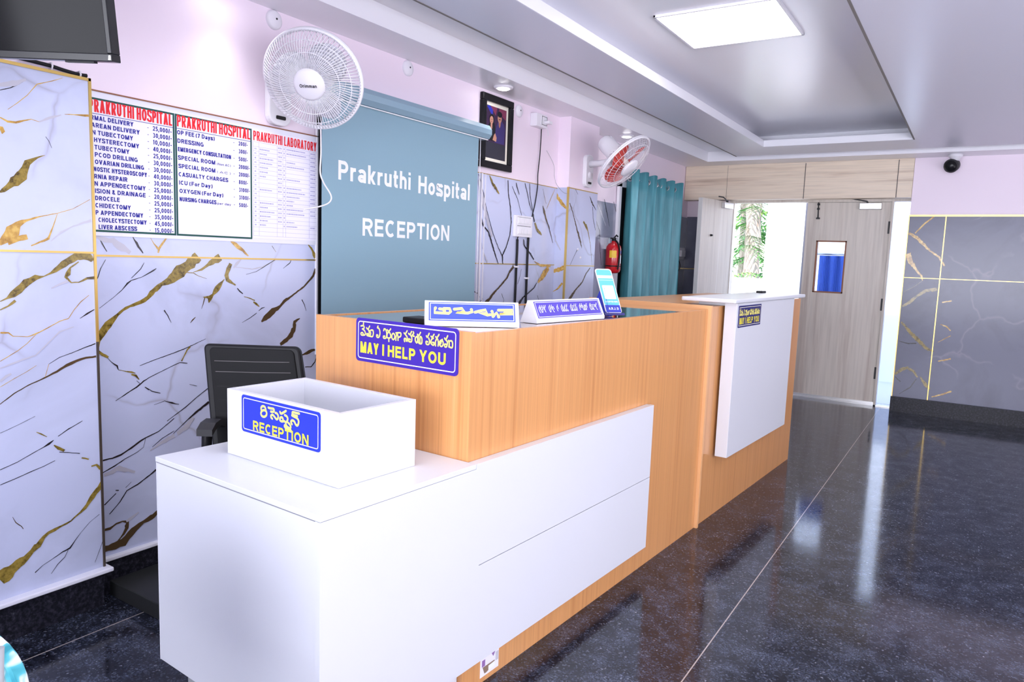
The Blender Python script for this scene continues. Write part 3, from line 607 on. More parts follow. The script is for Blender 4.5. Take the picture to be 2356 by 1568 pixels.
TEL_RECEPTION = [[-0.422,0.9014,-0.4233,0.8971,-0.427,0.8933,-0.4324,0.8906,-0.4384,0.8896,-0.4438,0.8906,-0.4475,0.8933,-0.4488,0.8972,-0.4474,0.9015,-0.4437,0.9054,-0.4383,0.908,-0.4323,0.909,-0.4269,0.908,-0.4233,0.9053,-0.422,0.9014],[-0.4473,0.9077,-0.448,0.9134,-0.4433,0.9184,-0.4352,0.9199,-0.4288,0.917,-0.426,0.9103],[-0.4146,0.9192,-0.4032,0.9188,-0.3908,0.9193,-0.3886,0.9147,-0.3931,0.9105,-0.4032,0.9096],[-0.3965,0.8909,-0.4022,0.8935,-0.4022,0.8985,-0.3954,0.9017,-0.3897,0.8998,-0.383,0.8952,-0.3763,0.8921,-0.3707,0.8972,-0.3707,0.9042,-0.3763,0.9089,-0.383,0.9093],[-0.3618,0.9154,-0.3563,0.9114,-0.3355,0.9223],[-0.341,0.9097,-0.3322,0.9076,-0.3279,0.9014,-0.3323,0.8923,-0.3366,0.8902,-0.3432,0.8926,-0.3542,0.8901,-0.3619,0.8923,-0.3608,0.8988,-0.353,0.9015,-0.3486,0.8973],[-0.3257,0.8906,-0.3193,0.8875,-0.3149,0.8813,-0.3193,0.8764,-0.3301,0.8788,-0.3388,0.8759,-0.3421,0.8795,-0.3366,0.8839,-0.3323,0.8812],[-0.3366,0.8707,-0.3236,0.8722,-0.3149,0.8723,-0.3139,0.8684],[-0.2788,0.9237,-0.2936,0.9237,-0.3064,0.9234,-0.3074,0.9178,-0.3021,0.9159,-0.2872,0.9155],[-0.3096,0.914,-0.3,0.9121,-0.2872,0.9094,-0.2809,0.9022,-0.284,0.8921,-0.2893,0.8898,-0.2946,0.893,-0.3,0.899,-0.3085,0.9004,-0.3139,0.8954,-0.3096,0.8899]]
TEL_HELP = [[-0.5015,1.1172,-0.4925,1.1188,-0.4869,1.1169,-0.4863,1.1115,-0.4946,1.1077],[-0.4893,1.1291,-0.4897,1.1221],[-0.4946,1.1077,-0.4867,1.1045,-0.481,1.0988,-0.4808,1.0911,-0.4875,1.0881,-0.4988,1.0879,-0.5011,1.0931,-0.4944,1.096,-0.4898,1.0918],[-0.4745,1.1133,-0.4678,1.1093,-0.4602,1.12],[-0.4666,1.1086,-0.4621,1.1005,-0.4641,1.0895,-0.4719,1.0888,-0.4731,1.0941,-0.4675,1.0938],[-0.4588,1.1054,-0.4549,1.0965,-0.4585,1.0869],[-0.4533,1.1075,-0.4445,1.1075,-0.4421,1.0977,-0.4463,1.0873,-0.4574,1.0871,-0.4685,1.0879],[-0.4208,1.1233,-0.424,1.1177,-0.4174,1.1168,-0.4123,1.1081,-0.412,1.0974,-0.4168,1.0878,-0.4255,1.0877,-0.4268,1.0945,-0.4213,1.0935],[-0.3947,1.1112,-0.3926,1.1166,-0.3873,1.1164,-0.3829,1.1107,-0.3806,1.1018,-0.3824,1.0895,-0.3941,1.0869,-0.3953,1.0929,-0.3889,1.0935],[-0.3788,1.1156,-0.3723,1.1109,-0.363,1.1192],[-0.3712,1.1102,-0.3784,1.102,-0.3782,1.0914,-0.3697,1.0892,-0.3624,1.0944,-0.3647,1.1033,-0.3712,1.1102],[-0.3707,1.0876,-0.3705,1.0786],[-0.3442,1.0969,-0.3447,1.0926,-0.3465,1.0891,-0.3491,1.0869,-0.3521,1.0866,-0.3549,1.0883,-0.3568,1.0915,-0.3576,1.0957,-0.357,1.1,-0.3552,1.1035,-0.3526,1.1056,-0.3496,1.1059,-0.3469,1.1043,-0.3449,1.1011,-0.3442,1.0969],[-0.3391,1.0854,-0.3383,1.0967,-0.3344,1.1076,-0.33,1.0975,-0.3297,1.0863],[-0.3396,1.1086,-0.3189,1.1105,-0.3187,1.1,-0.3269,1.0963],[-0.3036,1.1119,-0.2984,1.1094,-0.2905,1.1197],[-0.2963,1.1059,-0.29,1.0998,-0.2897,1.0872],[-0.3008,1.0854,-0.3021,1.0934,-0.296,1.0948,-0.2938,1.0876],[-0.2842,1.1121,-0.2781,1.1097,-0.2713,1.1192],[-0.2761,1.1085,-0.2698,1.1002,-0.2715,1.0875,-0.2826,1.0879,-0.2834,1.0952,-0.2767,1.0937],[-0.2643,1.1191,-0.2621,1.1142,-0.268,1.1077,-0.2599,1.1056],[-0.2461,1.1127,-0.2411,1.1088,-0.2335,1.1197],[-0.246,1.1069,-0.2542,1.1017,-0.2545,1.0929,-0.2484,1.0861,-0.2447,1.0953,-0.2459,1.1054],[-0.242,1.1058,-0.242,1.0912,-0.2374,1.0857,-0.2276,1.0867,-0.227,1.1014,-0.2331,1.1073,-0.2354,1.0976,-0.2346,1.089],[-0.2087,1.1118,-0.2047,1.1078,-0.1974,1.1201],[-0.1988,1.1055,-0.1947,1.0958,-0.1983,1.0867,-0.208,1.0865,-0.2092,1.0944,-0.2024,1.0936],[-0.1894,1.1122,-0.1845,1.1097,-0.1771,1.1191],[-0.1796,1.1073,-0.1872,1.1023,-0.1887,1.0906,-0.179,1.0858,-0.1763,1.0933,-0.1831,1.094],[-0.1702,1.1125,-0.1654,1.1101,-0.1572,1.1202],[-0.1703,1.0852,-0.1707,1.0981,-0.1643,1.1074,-0.1593,1.0978,-0.1598,1.0856],[-0.1394,1.0955,-0.14,1.0914,-0.142,1.088,-0.1449,1.0859,-0.1483,1.0856,-0.1513,1.0871,-0.1535,1.0901,-0.1544,1.094,-0.1538,1.0981,-0.1518,1.1015,-0.1489,1.1036,-0.1455,1.1039,-0.1424,1.1024,-0.1403,1.0994,-0.1394,1.0955],[-0.1497,1.0931,-0.1471,1.1019,-0.1435,1.1065],[-0.1343,1.1116,-0.1295,1.1078,-0.1224,1.1199],[-0.1285,1.1065,-0.1227,1.1,-0.126,1.0869,-0.1325,1.0862,-0.1337,1.0932,-0.1281,1.0938],[-0.1183,1.1061,-0.1152,1.0965,-0.1167,1.0871],[-0.1136,1.1051,-0.1062,1.1059,-0.1023,1.0992,-0.1037,1.0864,-0.1148,1.0873]]
CABLE = {
 'tv': [(-2.742, 1.19, 1.958), (-2.742, 1.236, 1.957), (-2.742, 1.288, 1.955), (-2.742, 1.333, 1.95), (-2.742, 1.381, 1.947), (-2.742, 1.406, 1.949)],
 'fan1': [(-2.62, 2.39, 1.944), (-2.62, 2.393, 1.812), (-2.62, 2.389, 1.722), (-2.62, 2.41, 1.675), (-2.62, 2.457, 1.619), (-2.62, 2.444, 1.585), (-2.62, 2.384, 1.562), (-2.62, 2.293, 1.543)],
 'jb_down': [(-2.742, 4.588, 2.284), (-2.742, 4.582, 2.12), (-2.742, 4.563, 1.964), (-2.742, 4.565, 1.871), (-2.742, 4.537, 1.744), (-2.742, 4.502, 1.648), (-2.742, 4.469, 1.523)],
 'jb_plug': [(-2.7, 4.537, 2.33), (-2.7, 4.589, 2.303), (-2.7, 4.619, 2.24)],
 'thin': [(-2.745, 4.679, 2.146), (-2.745, 4.791, 2.06), (-2.745, 4.811, 1.976), (-2.745, 4.835, 1.93)],
 'thin2': [(-2.64, 4.65, 1.908), (-2.64, 4.692, 1.881), (-2.64, 4.767, 1.851), (-2.64, 4.842, 1.845)],
 'con1': [(-2.737, 4.311, 1.485), (-2.737, 4.312, 1.394), (-2.737, 4.309, 1.272), (-2.737, 4.306, 0.98)],
 'con2': [(-2.737, 4.456, 1.503), (-2.737, 4.454, 1.367), (-2.737, 4.454, 1.21), (-2.737, 4.453, 0.974)],
 'loop': [(-2.735, 4.31, 1.455), (-2.735, 4.313, 1.501), (-2.735, 4.375, 1.515), (-2.735, 4.44, 1.515), (-2.735, 4.455, 1.472)],
 'fine': [(-2.745, 4.405, 1.489), (-2.745, 4.414, 1.443), (-2.745, 4.502, 1.389), (-2.745, 4.554, 1.346)],
 'sock': [(-2.8, 7.766, 1.397), (-2.8, 7.821, 1.325), (-2.8, 7.763, 1.262), (-2.8, 7.62, 1.143)],
}
# ------------------------------------------------------------------ the room
FX = lambda x: F((x, 0, 0), (0, 1, 0), (0, 0, 1))      # surface looking +X : (y, z)
FY = lambda y: F((0, y, 0), (1, 0, 0), (0, 0, 1))      # surface looking -Y : (x, z)
def veins(mb, fr, key, idx):
    rnd = random.Random(sum(map(ord, key)))
    for k, (c, L) in enumerate(VEINS.get(key, [])):
        pts = [(L[i], L[i+1], L[i+2]) for i in range(0, len(L), 3)]
        P = []
        for i in range(len(pts)-1):                     # subdivide, with the ragged outline of real veins
            a, b = pts[i], pts[i+1]; d = math.hypot(b[0]-a[0], b[1]-a[1]); n = max(1, int(d/.012))
            for q in range(n):
                t = q/n; w = a[2]+(b[2]-a[2])*t
                j = (rnd.random()-.5)*min(w*.35, .006)
                P.append((a[0]+(b[0]-a[0])*t+j*.6, a[1]+(b[1]-a[1])*t+j, max(.001, w*(1+(rnd.random()-.5)*.42))))
        P.append(pts[-1])
        mb.stroke(fr, P, .01, .0006+.00004*k, idx[c], cap=False)
VI = {'g': 1, 'o': 2, 'k': 3, 'b': 4, 's': 5}
VM = ['vein_gold', 'vein_light', 'vein_black', 'vein_brown', 'vein_grey']

mb = MB(); mb.box(WORLD, -3.2, 2.8, -3.7, 8.2, -.12, 0); struct(mb.build('floor', 'granite'))
mb = MB(); mb.box(WORLD, -2.72, -2.02, 1.42, 4.80, 0, .060); struct(mb.build('floor_platform', 'platform', bevel=.004))
# ceiling
ce = MB(); ce.box(WORLD, -2.0, -.30, -3.5, 7.28, 2.60, 2.66)                      # tray ceiling
ce.box(WORLD, -3.2, 2.8, -3.7, 8.3, 2.72, 2.80)
ceil = struct(ce.build('ceiling', 'ceil'))
s = MB(); s.box(WORLD, -2.95, -2.475, -3.5, 7.9, 2.42, 2.72); s.box(WORLD, -2.475, 2.62, 7.55, 8.1, 2.42, 2.72)
struct(s.build('soffit', 'ceil', ceil))
s = MB(); s.box(WORLD, -2.475, -1.92, -3.5, 7.55, 2.52, 2.70); s.box(WORLD, -1.92, 2.6, 7.29, 7.55, 2.52, 2.70)
struct(s.build('recess', 'ceil', ceil))
s = MB()
for b in ((-2.14, -1.752, -3.5, 7.40), (-.535, 2.60, -3.5, 7.40), (-1.752, -.535, 6.89, 7.40), (-1.752, -.535, -3.5, -2.6)):
    s.box(WORLD, b[0], b[1], b[2], b[3], 2.44, 2.495)
struct(s.build('border_panel', 'ceil_lav', ceil))
s = MB(); s.box(WORLD, -1.752, -1.747, -2.6, 6.89, 2.4405, 2.497); s.box(WORLD, -1.747, -.54, 6.885, 6.8905, 2.4405, 2.497); s.box(WORLD, -.54, -.5345, -2.6, 6.89, 2.4405, 2.497)
struct(s.build('tray_lip', 'ceil_w', ceil))
s = MB(); s.box(WORLD, -1.93, -1.90, -3.5, 7.28, 2.495, 2.60); s.box(WORLD, -1.90, -.38, 7.28, 7.31, 2.495, 2.60); s.box(WORLD, -.38, -.35, -3.5, 7.28, 2.495, 2.60)
struct(s.build('cove', 'ceil_w', ceil))

s = MB(); s.box(WORLD, -.545, -.533, -3.5, 6.89, 2.4375, 2.4405); struct(s.build('tray_edge_shade', 'shade_strip'))  # dark strip painting the shaded bevel of the tray lip
s = MB(); s.box(WORLD, -2.143, -2.132, -3.5, 7.40, 2.4375, 2.4405); struct(s.build('panel_edge_shade', 'shade_strip'))  # dark strip painting the shadow line along the border panel

# left wall
w = MB(); w.box(WORLD, -3.0, -2.758, -3.5, 4.95, 0, 2.5); w.box(WORLD, -3.0, -2.82, 4.95, 8.1, 0, 2.5)
wall_left = struct(w.build('wall_left', 'pink'))
w = MB(); w.box(WORLD, -2.76, -2.75, -3.5, 4.87, .0, 1.893); veins(w, FX(-2.75), 'wl', VI)
struct(w.build('marble_cladding', ['marble']+VM, wall_left))
w = MB(); w.box(WORLD, -2.76, -2.67, -3.5, 1.376, .125, 1.92); veins(w, FX(-2.67), 'pil', VI)
struct(w.build('marble_pier', ['marble']+VM, wall_left))
w = MB(); w.box(WORLD, -2.83, -2.81, 5.30, 7.98, 0, 1.87); veins(w, FX(-2.81), 'w2', VI)
struct(w.build('marble_cladding_inner', ['marble_dim']+VM, wall_left))
w = MB(); w.box(WORLD, -2.83, -2.658, 4.878, 5.36, 0, 2.45); pil = struct(w.build('wall_pier', 'pink'))
w = MB(); w.box(WORLD, -2.83, -2.65, 4.87, 5.362, 0, 1.897); veins(w, FX(-2.65), 'p2f', VI)
pf = F((0, 4.87, 0), (1, 0, 0), (0, 0, 1)); veins(w, pf, 'p2s', VI)
struct(w.build('marble_cladding', ['marble']+VM, pil))
# gold trims of the left wall
g = MB()
g.box(WORLD, -2.752, -2.747, 1.376, 2.487, 1.307, 1.314); g.box(WORLD, -2.752, -2.747, 3.6, 4.87, 1.307, 1.314)
g.box(WORLD, -2.672, -2.666, -3.5, 1.376, 1.318, 1.325); g.box(WORLD, -2.69, -2.665, -3.5, 1.38, 1.916, 1.926)
g.box(WORLD, -2.68, -2.665, 1.372, 1.381, 1.0, 1.926)
g.box(WORLD, -2.652, -2.647, 4.87, 5.36, 1.307, 1.314); g.box(WORLD, -2.662, -2.646, 4.866, 4.874, .14, 1.9)
g.box(WORLD, -2.755, -2.748, 2.6, 4.87, 1.889, 1.894); g.box(WORLD, -2.65, -2.648, 4.87, 5.36, 1.892, 1.899)
struct(g.build('trim_gold_left', 'gold'))
g = MB(); g.box(WORLD, -2.68, -2.665, 1.372, 1.380, .13, 1.0); struct(g.build('trim_reflection_left', 'gold_reflection'))  # lower part of the gold corner trim, its dark reflection painted in
# skirting
g = MB(); g.box(WORLD, -2.70, -2.655, -3.5, 1.365, 0, .132); g.box(WORLD, -2.77, -2.735, 1.365, 4.86, 0, .132); g.box(WORLD, -2.66, -2.635, 4.86, 5.37, 0, .132); g.box(WORLD, -2.85, -2.795, 5.37, 7.9, 0, .132)
bb = struct(g.build('baseboard_left', 'skirting'))
g = MB(); g.box(WORLD, -2.70, -2.635, -3.5, 1.395, .13, .146); g.box(WORLD, -2.77, -2.728, 1.395, 4.86, .13, .146)
struct(g.build('lip', 'ledge', bb, bevel=.004))

# end wall and the double doors
w = MB(); w.box(WORLD, -.59, 2.8, 7.87, 8.12, 0, 2.5); w.box(WORLD, -2.83, -2.34, 8.0, 8.12, 0, 2.06); w.box(WORLD, -2.83, -.55, 8.0, 8.12, 2.07, 2.72)
wall_end = struct(w.build('wall_end', 'pink'))
w = MB(); w.box(WORLD, -.59, 2.62, 7.86, 7.875, .14, 1.88); veins(w, FY(7.86), 'end', VI); w.box(WORLD, -2.81, -2.34, 7.985, 8.0, .14, 1.88)
struct(w.build('marble_cladding', ['marble_shaded']+VM, wall_end))
g = MB(); g.box(WORLD, -.59, 2.62, 7.852, 7.862, 1.876, 1.892); g.box(WORLD, -.59, 2.62, 7.857, 7.862, 1.297, 1.303)
g.box(WORLD, -.294, -.286, 7.856, 7.862, .14, 1.88); g.box(WORLD, .906, .914, 7.856, 7.862, .14, 1.88); g.box(WORLD, -2.81, -2.35, 7.982, 7.986, 1.297, 1.304); g.box(WORLD, -.596, -.588, 7.85, 7.862, .14, 1.89)
struct(g.build('trim_gold_end', 'gold'))
g = MB(); g.box(WORLD, -.60, 2.62, 7.83, 7.87, 0, .146); g.box(WORLD, -2.80, -2.36, 7.965, 8.0, 0, .146)
struct(g.build('baseboard_end', 'skirting'))
w = MB(); w.box(WORLD, -2.815, -.592, 7.86, 8.0, 2.055, 2.42); lint = struct(w.build('trim_door_pelmet', 'lintel_wood', bevel=.003))
w = MB()
for x in (-1.561, -.722): w.box(WORLD, x-.003, x+.003, 7.857, 7.861, 2.055, 2.41)
w.box(WORLD, -2.35, -2.348, 7.858, 7.861, 2.055, 2.415)
struct(w.build('panel_joint', 'groove', lint))
w = MB(); w.box(WORLD, -2.34, -2.29, 7.99, 8.09, 0, 2.055); w.box(WORLD, -2.34, -.60, 8.0, 8.09, 2.03, 2.056); w.box(WORLD, -.762, -.742, 8.0, 8.09, 0, 2.03)
struct(w.build('trim_door_frame', 'door_wood'))
w = MB(); w.box(WORLD, -2.30, -.60, 8.0, 8.10, 0, .012); struct(w.build('trim_threshold', 'steel'))
w = MB(); w.box(WORLD, -.742, -.60, 8.06, 8.064, .012, 2.03); struct(w.build('window_side_light', 'door_glass'))

def closer(parent, fr, x, z, mirror=1):
    b = MB(); b.box(fr, x, x+.20, z, z+.062, 0, .045); b.build('closer_body', 'steel', parent, bevel=.004)
    a = MB(); a.box(fr, x+.06, x+.075, z+.062, z+.08, .02, .04); a.tube([fr.p(x+.07, z+.078, .03), fr.p(x-.07, z+.105, .05)], .006); a.tube([fr.p(x-.07, z+.105, .05), fr.p(x-.10, z+.112, .01)], .006)
    a.build('closer_arm', 'dgrey', parent)
# closed right leaf (hinged on its right) with a vision panel
fr = FY(8.03); L, R_ = -1.544, -.764
d = MB()
px0, px1, pz0, pz1 = -1.43, -1.141, 1.109, 1.643
d.box(fr, L, px0, .02, 2.028, -.04, 0); d.box(fr, px1, R_, .02, 2.028, -.04, 0); d.box(fr, px0, px1, .02, pz0, -.04, 0); d.box(fr, px0, px1, pz1, 2.028, -.04, 0)
leaf = struct(d.build('door_1', 'door_wood')); 
d = MB()
for (a, b_, c, e) in ((px0, px0+.014, pz0, pz1), (px1-.014, px1, pz0, pz1), (px0, px1, pz0, pz0+.014), (px0, px1, pz1-.014, pz1)): d.box(fr, a, b_, c, e, -.042, .006)
struct(d.build('pane_frame', 'board_brown', leaf))
d = MB(); d.box(fr, px0+.012, px1-.012, pz0+.012, pz1-.012, -.024, -.020); struct(d.build('pane', 'door_glass', leaf))
closer(leaf, fr, -1.05, 1.955)
d = MB(); d.tube([fr.p(-1.437, 2.035, .018), fr.p(-1.432, 1.87, .018)], .006); d.box(fr, -1.448, -1.424, 1.955, 1.975, 0, .02); d.box(fr, -1.45, -1.415, 1.86, 1.876, 0, .022); d.box(fr, -1.448, -1.424, 2.0, 2.02, 0, .02)
d.build('bolt', 'dgrey', leaf)
for z in (1.78, 1.02, .33):
    d = MB(); d.box(fr, R_-.018, R_+.002, z-.06, z+.06, 0, .004); d.build('hinge', 'dgrey', leaf)
d = MB(); d.box(fr, L, R_, .012, .035, 0, .008); d.build('sweep', 'steel', leaf)
# left leaf, swung into the lobby
a = Vector((-2.412, 7.285, 0)); b_ = Vector((-2.292, 8.02, 0)); fl = F(a, b_-a, (0, 0, 1)); wd = (b_-a).length
d = MB(); d.box(fl, 0, wd, .02, 2.03, -.045, 0); leaf2 = struct(d.build('door_2', 'door_wood'))
d = MB(); d.box(fl, -.004, 0, .02, 2.03, -.045, 0); struct(d.build('edge_band', 'door_edge', leaf2))
d = MB(); d.lathe(fl.at(.22, 1.66), [(.012, 0), (.012, .006), (.007, .02), (.010, .022)], 14); d.build('peephole', 'black', leaf2)
closer(leaf2, fl, .42, 1.955)

# walls behind the camera
w = MB(); w.box(WORLD, 2.62, 2.8, -3.7, 8.1, 0, 2.72); struct(w.build('wall_right', 'pink'))
w = MB(); w.box(WORLD, -3.2, 2.8, -3.75, -3.55, 0, 2.72); struct(w.build('wall_rear', 'pink'))

# window recess behind the blind
w = MB(); w.box(WORLD, -2.752, -2.735, 2.487, 2.535, .84, 2.0); win = struct(w.build('window_1', 'black'))
w = MB(); w.box(WORLD, -2.752, -2.742, 2.478, 2.487, .84, 1.96); w.box(WORLD, -2.752, -2.738, 3.86, 3.872, .9, 1.89); w.box(WORLD, -2.752, -2.742, 3.905, 3.912, .9, 1.89); struct(w.build('window_trim', 'white', win))

# ------------------------------------------------------------------ ceiling lights
def led(x, y, z, label, w=.61, group=None):
    t = thing('ceiling_light', label, 'ceiling light', (x, y, z), group); fr = F((x, y, z), (1, 0, 0), (0, -1, 0)); h = w/2
    q = MB(); q.box(fr, -h, h, -h, -h+.014, 0, .014); q.box(fr, -h, h, h-.014, h, 0, .014); q.box(fr, -h, -h+.014, -h, h, 0, .014); q.box(fr, h-.014, h, -h, h, 0, .014)
    q.build('frame', 'white', t, bevel=.002)
    q = MB(); q.box(fr, -h+.012, h-.012, -h+.012, h-.012, 0, .010); q.build('diffuser', 'lamp', t)
led(-1.195, 3.87, 2.60, 'square white LED panel glowing in the ceiling tray above the long counter')
led(-1.195, 1.25, 2.60, 'square LED ceiling panel in the tray above the front of the white desk')
led(-1.195, -1.35, 2.60, 'square LED ceiling panel in the tray behind the photographer')
led(1.25, -1.4, 2.44, 'added unseen LED fill panel in the right ceiling border, behind the photographer')  # right row added out of view to light the end wall evenly
led(1.25, 1.9, 2.44, 'added unseen LED fill panel in the right ceiling border, across from the white desk')
led(1.25, 5.2, 2.44, 'added unseen LED fill panel in the right ceiling border, nearest the end wall')
def downlight(y, label):
    x = -2.615; t = thing('downlight', label, 'downlight', (x, y, 2.42)); fr = F((x, y, 2.42), (1, 0, 0), (0, -1, 0))
    q = MB(); q.lathe(fr, [(.036, .001), (.038, .012), (.058, .010), (.062, 0)], 28, cap=False); q.build('rim', 'white', t)
    q = MB(); q.lathe(fr, [(.037, 0), (.034, .016), (.0, .020)], 28, cap=False); q.build('lens', 'down', t)
    lamp('downlight_beam', 'SPOT', (x, y, 2.395), (0, 0, 0), 3.2, (1, .98, .98), .06)
downlight(3.889, 'small round downlight glowing in the soffit above the framed photo')
downlight(5.793, 'small round downlight in the soffit above the red bladed fan')
downlight(1.95, 'small round downlight in the soffit left of the big wall fan')

# ------------------------------------------------------------------ outdoors seen through the doorway
g = MB(); g.box(WORLD, -9, 6, 8.12, 18, -.12, -.02); struct(g.build('ground', 'outdoor_ground'))
g = MB(); g.box(WORLD, -2.42, 3, 10, 10.2, -.02, 2.9); tag(g.build('compound_wall', 'outdoor_white'), 'tall bright white wall outside the open doorway', 'wall')
g = MB(); g.box(WORLD, -7, -2.43, 10, 10.12, -.02, 1.19); tag(g.build('garden_wall', 'outdoor_white'), 'low white wall outside in front of the palm trunk', 'wall')
g = MB(); g.box(WORLD, -1.70, -1.575, 8.75, 8.95, -.02, 2.6); tag(g.build('porch_column', 'column_shaded'), 'slim shaded porch column just outside left of the closed door leaf', 'column')
def palm(x, y, r, label, seed, hgt, fr_n, trunk_only=False):
    rn = random.Random(seed); t = thing('palm_tree', label, 'tree', (x, y, -.02))
    q = MB(); q.tube([(x+.03*math.sin(z*1.3), y, z) for z in [i*.25-.02 for i in range(int(hgt/.25)+1)]], r, 12, radii=[r*(1+.06*((i % 2)*2-1)) for i in range(int(hgt/.25)+1)]); q.build('trunk', 'trunk', t)
    if trunk_only: return
    q = MB()
    for k in range(fr_n):
        az = rn.uniform(0, 2*PI); ln = rn.uniform(.5, .95); z0 = rn.uniform(.9, hgt+.1) ; dx, dy = math.cos(az), math.sin(az)
        px, py, pz = x+rn.uniform(-.25, .25), y+rn.uniform(-.2, .3), z0
        for i in range(14):
            tt = i/13; cx = px+dx*ln*tt; cy = py+dy*ln*tt; cz = pz+.35*tt-.65*tt*tt
            for sd in (-1, 1):
                l2 = .26*math.sin(PI*(.12+.85*tt)); ex = cx-dy*sd*l2+dx*.12; ey = cy+dx*sd*l2+dy*.12; ez = cz-.10
                q.face([(cx-dx*.016, cy-dy*.016, cz), (cx+dx*.016, cy+dy*.016, cz+.004), (ex, ey, ez)], 0)
    q.build('fronds', 'leaf', t)
palm(-2.87, 11.0, .115, 'palm trunk with green fronds standing behind the low white wall outside', 3, 4.0, 60)
palm(-3.13, 11.6, .10, 'darker second palm trunk half behind the pale palm trunk outside', 5, 4.0, 40)
palm(-2.72, 12.2, .09, 'leafy palm furthest out, right of the pale trunk beside the tall white wall', 8, 3.2, 50)
g = MB()
for i in range(24):
    x0 = -1.48+.30*i/24; x1 = -1.48+.30*(i+1)/24; f = lambda x: 8.55+.022*math.sin(x*62)
    g.face([(x0, f(x0), .5), (x1, f(x1), .5), (x1, f(x1), 1.50), (x0, f(x0), 1.50)], 0, True)
o = g.build('added_blue_pane_cloth', 'added_blue_cloth'); o.modifiers.new('solid', 'SOLIDIFY').thickness = .006  # added cloth that gives the door pane its blue
tag(o, 'blue cloth added outside to give the door pane its blue', 'gown')  # the gown here is the added blue cloth
g = MB(); g.tube([(-1.56, 8.56, 1.515), (-1.1, 8.56, 1.515)], .012); g.tube([(-1.10, 8.56, 1.52), (-1.10, 8.56, -.02)], .012); g.tube([(-1.56, 8.56, 1.52), (-1.56, 8.56, -.02)], .012)
tag(g.build('added_cloth_rack', 'steel'), 'steel rack added outside to carry the blue cloth', 'rack')
# ------------------------------------------------------------------ the counters (turned a little from the room)
CO = Vector((-1.221, 1.118, 0)); CU = Vector((.99835, -.0575, 0)); CW = Vector((.0575, .99835, 0)); Z = Vector((0, 0, 1))
CT = F(CO, CU, CW)                                     # plan: (u, v, z)
CE = lambda v: F(CO+CW*v, CU, Z)                       # surfaces looking at the lobby entrance: (u, z)
CF = lambda u: F(CO+CU*u, CW, Z)                       # surfaces looking at the aisle: (v, z)

M['joint_grey'] = mat('grey_joint', (.25, .25, .28), .6)
t = thing('reception_desk', 'low white laminate reception desk with a long front panel, carrying the open sign box', 'desk', CT.p(-.36, .3, 0))
q = MB(); q.box(CT, -.733, 0, 0, .574, .735, .75); q.build('desk_top', 'white_lam', t, bevel=.0015)
q = MB(); q.box(CT, -.731, -.0185, .003, .021, .126, .7335); q.build('end_panel', 'white_lam', t, bevel=.001)
q = MB(); q.box(CT, -.733, -.731, .002, .02, .126, .735); q.build('end_panel_edge', 'white_edge', t)
q = MB(); q.box(CT, -.731, -.0185, .0015, .004, .7322, .7352); q.box(CT, -.0190, -.0182, .0025, .004, .126, .7335); q.build('panel_joint', 'joint_grey', t)
q = MB(); pf = CF(-.018); q.prism(pf, [(0, .112), (1.791, .112), (1.791, .4287), (.600, .4287), (.600, .4313), (1.791, .4313), (1.791, .7495), (.5745, .7495), (.5745, .7345), (0, .7345)], 0, .018); q.box(CT, -.0335, -.0175, .578, 1.790, .113, .7485)
q.build('front_panel', 'white_lam', t)
q = MB(); q.box(CT, -.012, -.006, .60, 1.7905, .4287, .4313); q.build('panel_groove', 'groove', t)
q = MB(); q.box(CT, -.70, -.05, .30, .572, .0, .116); q.build('plinth', 'white_lam', t, bevel=.002)
for (u, v) in ((-.65, .04), (-.15, .04)):
    q = MB(); q.box(CT, u, u+.05, v, v+.05, 0, .126); q.build('leg', 'grey', t, bevel=.003)

t = thing('reception_counter', 'tall orange wood laminate reception counter with a glass top, behind the white desk', 'counter', CT.p(-.38, 1.5, 0))
q = MB(); q.box(CT, -.733, -.035, .576, 2.443, 0, 1.126); q.build('body', 'laminate', t)
q = MB(); q.box(CT, -.733, -.035, .576, .594, 1.126, 1.138); q.box(CT, -.053, -.035, .594, 2.443, 1.126, 1.134); q.box(CT, -.733, -.715, .594, 2.443, 1.126, 1.136); q.build('rim', 'laminate', t)
q = MB(); q.box(CT, -.714, -.054, .595, 2.425, 1.126, 1.133); q.build('glass_top', 'counter_glass', t)
t2 = thing('billing_counter', 'second orange counter with a grey white front panel and white slab top, nearest the doors', 'counter', CT.p(-.36, 3.3, 0))
q = MB(); q.box(CT, -.70, -.035, 2.463, 4.19, 0, 1.146); q.build('body', 'laminate', t2)
q = MB(); q.box(CT, -.72, -.018, 2.445, 2.463, 0, 1.153); q.build('end_panel', 'laminate_edge', t2)
q = MB(); q.box(CT, -.02, .045, 2.64, 3.72, .345, 1.163); q.build('front_panel', 'white_lam', t2, bevel=.0015)
q = MB(); q.box(CT, -.17, .040, 2.66, 3.70, 1.147, 1.164); q.build('top_packer', 'white_lam', t2)
q = MB(); q.prism(CT, rrect(-.235, .06, 2.57, 3.93, .012, 4), 1.165, 1.186); q.build('slab_top', 'white_lam', t2, bevel=.006, seg=3)

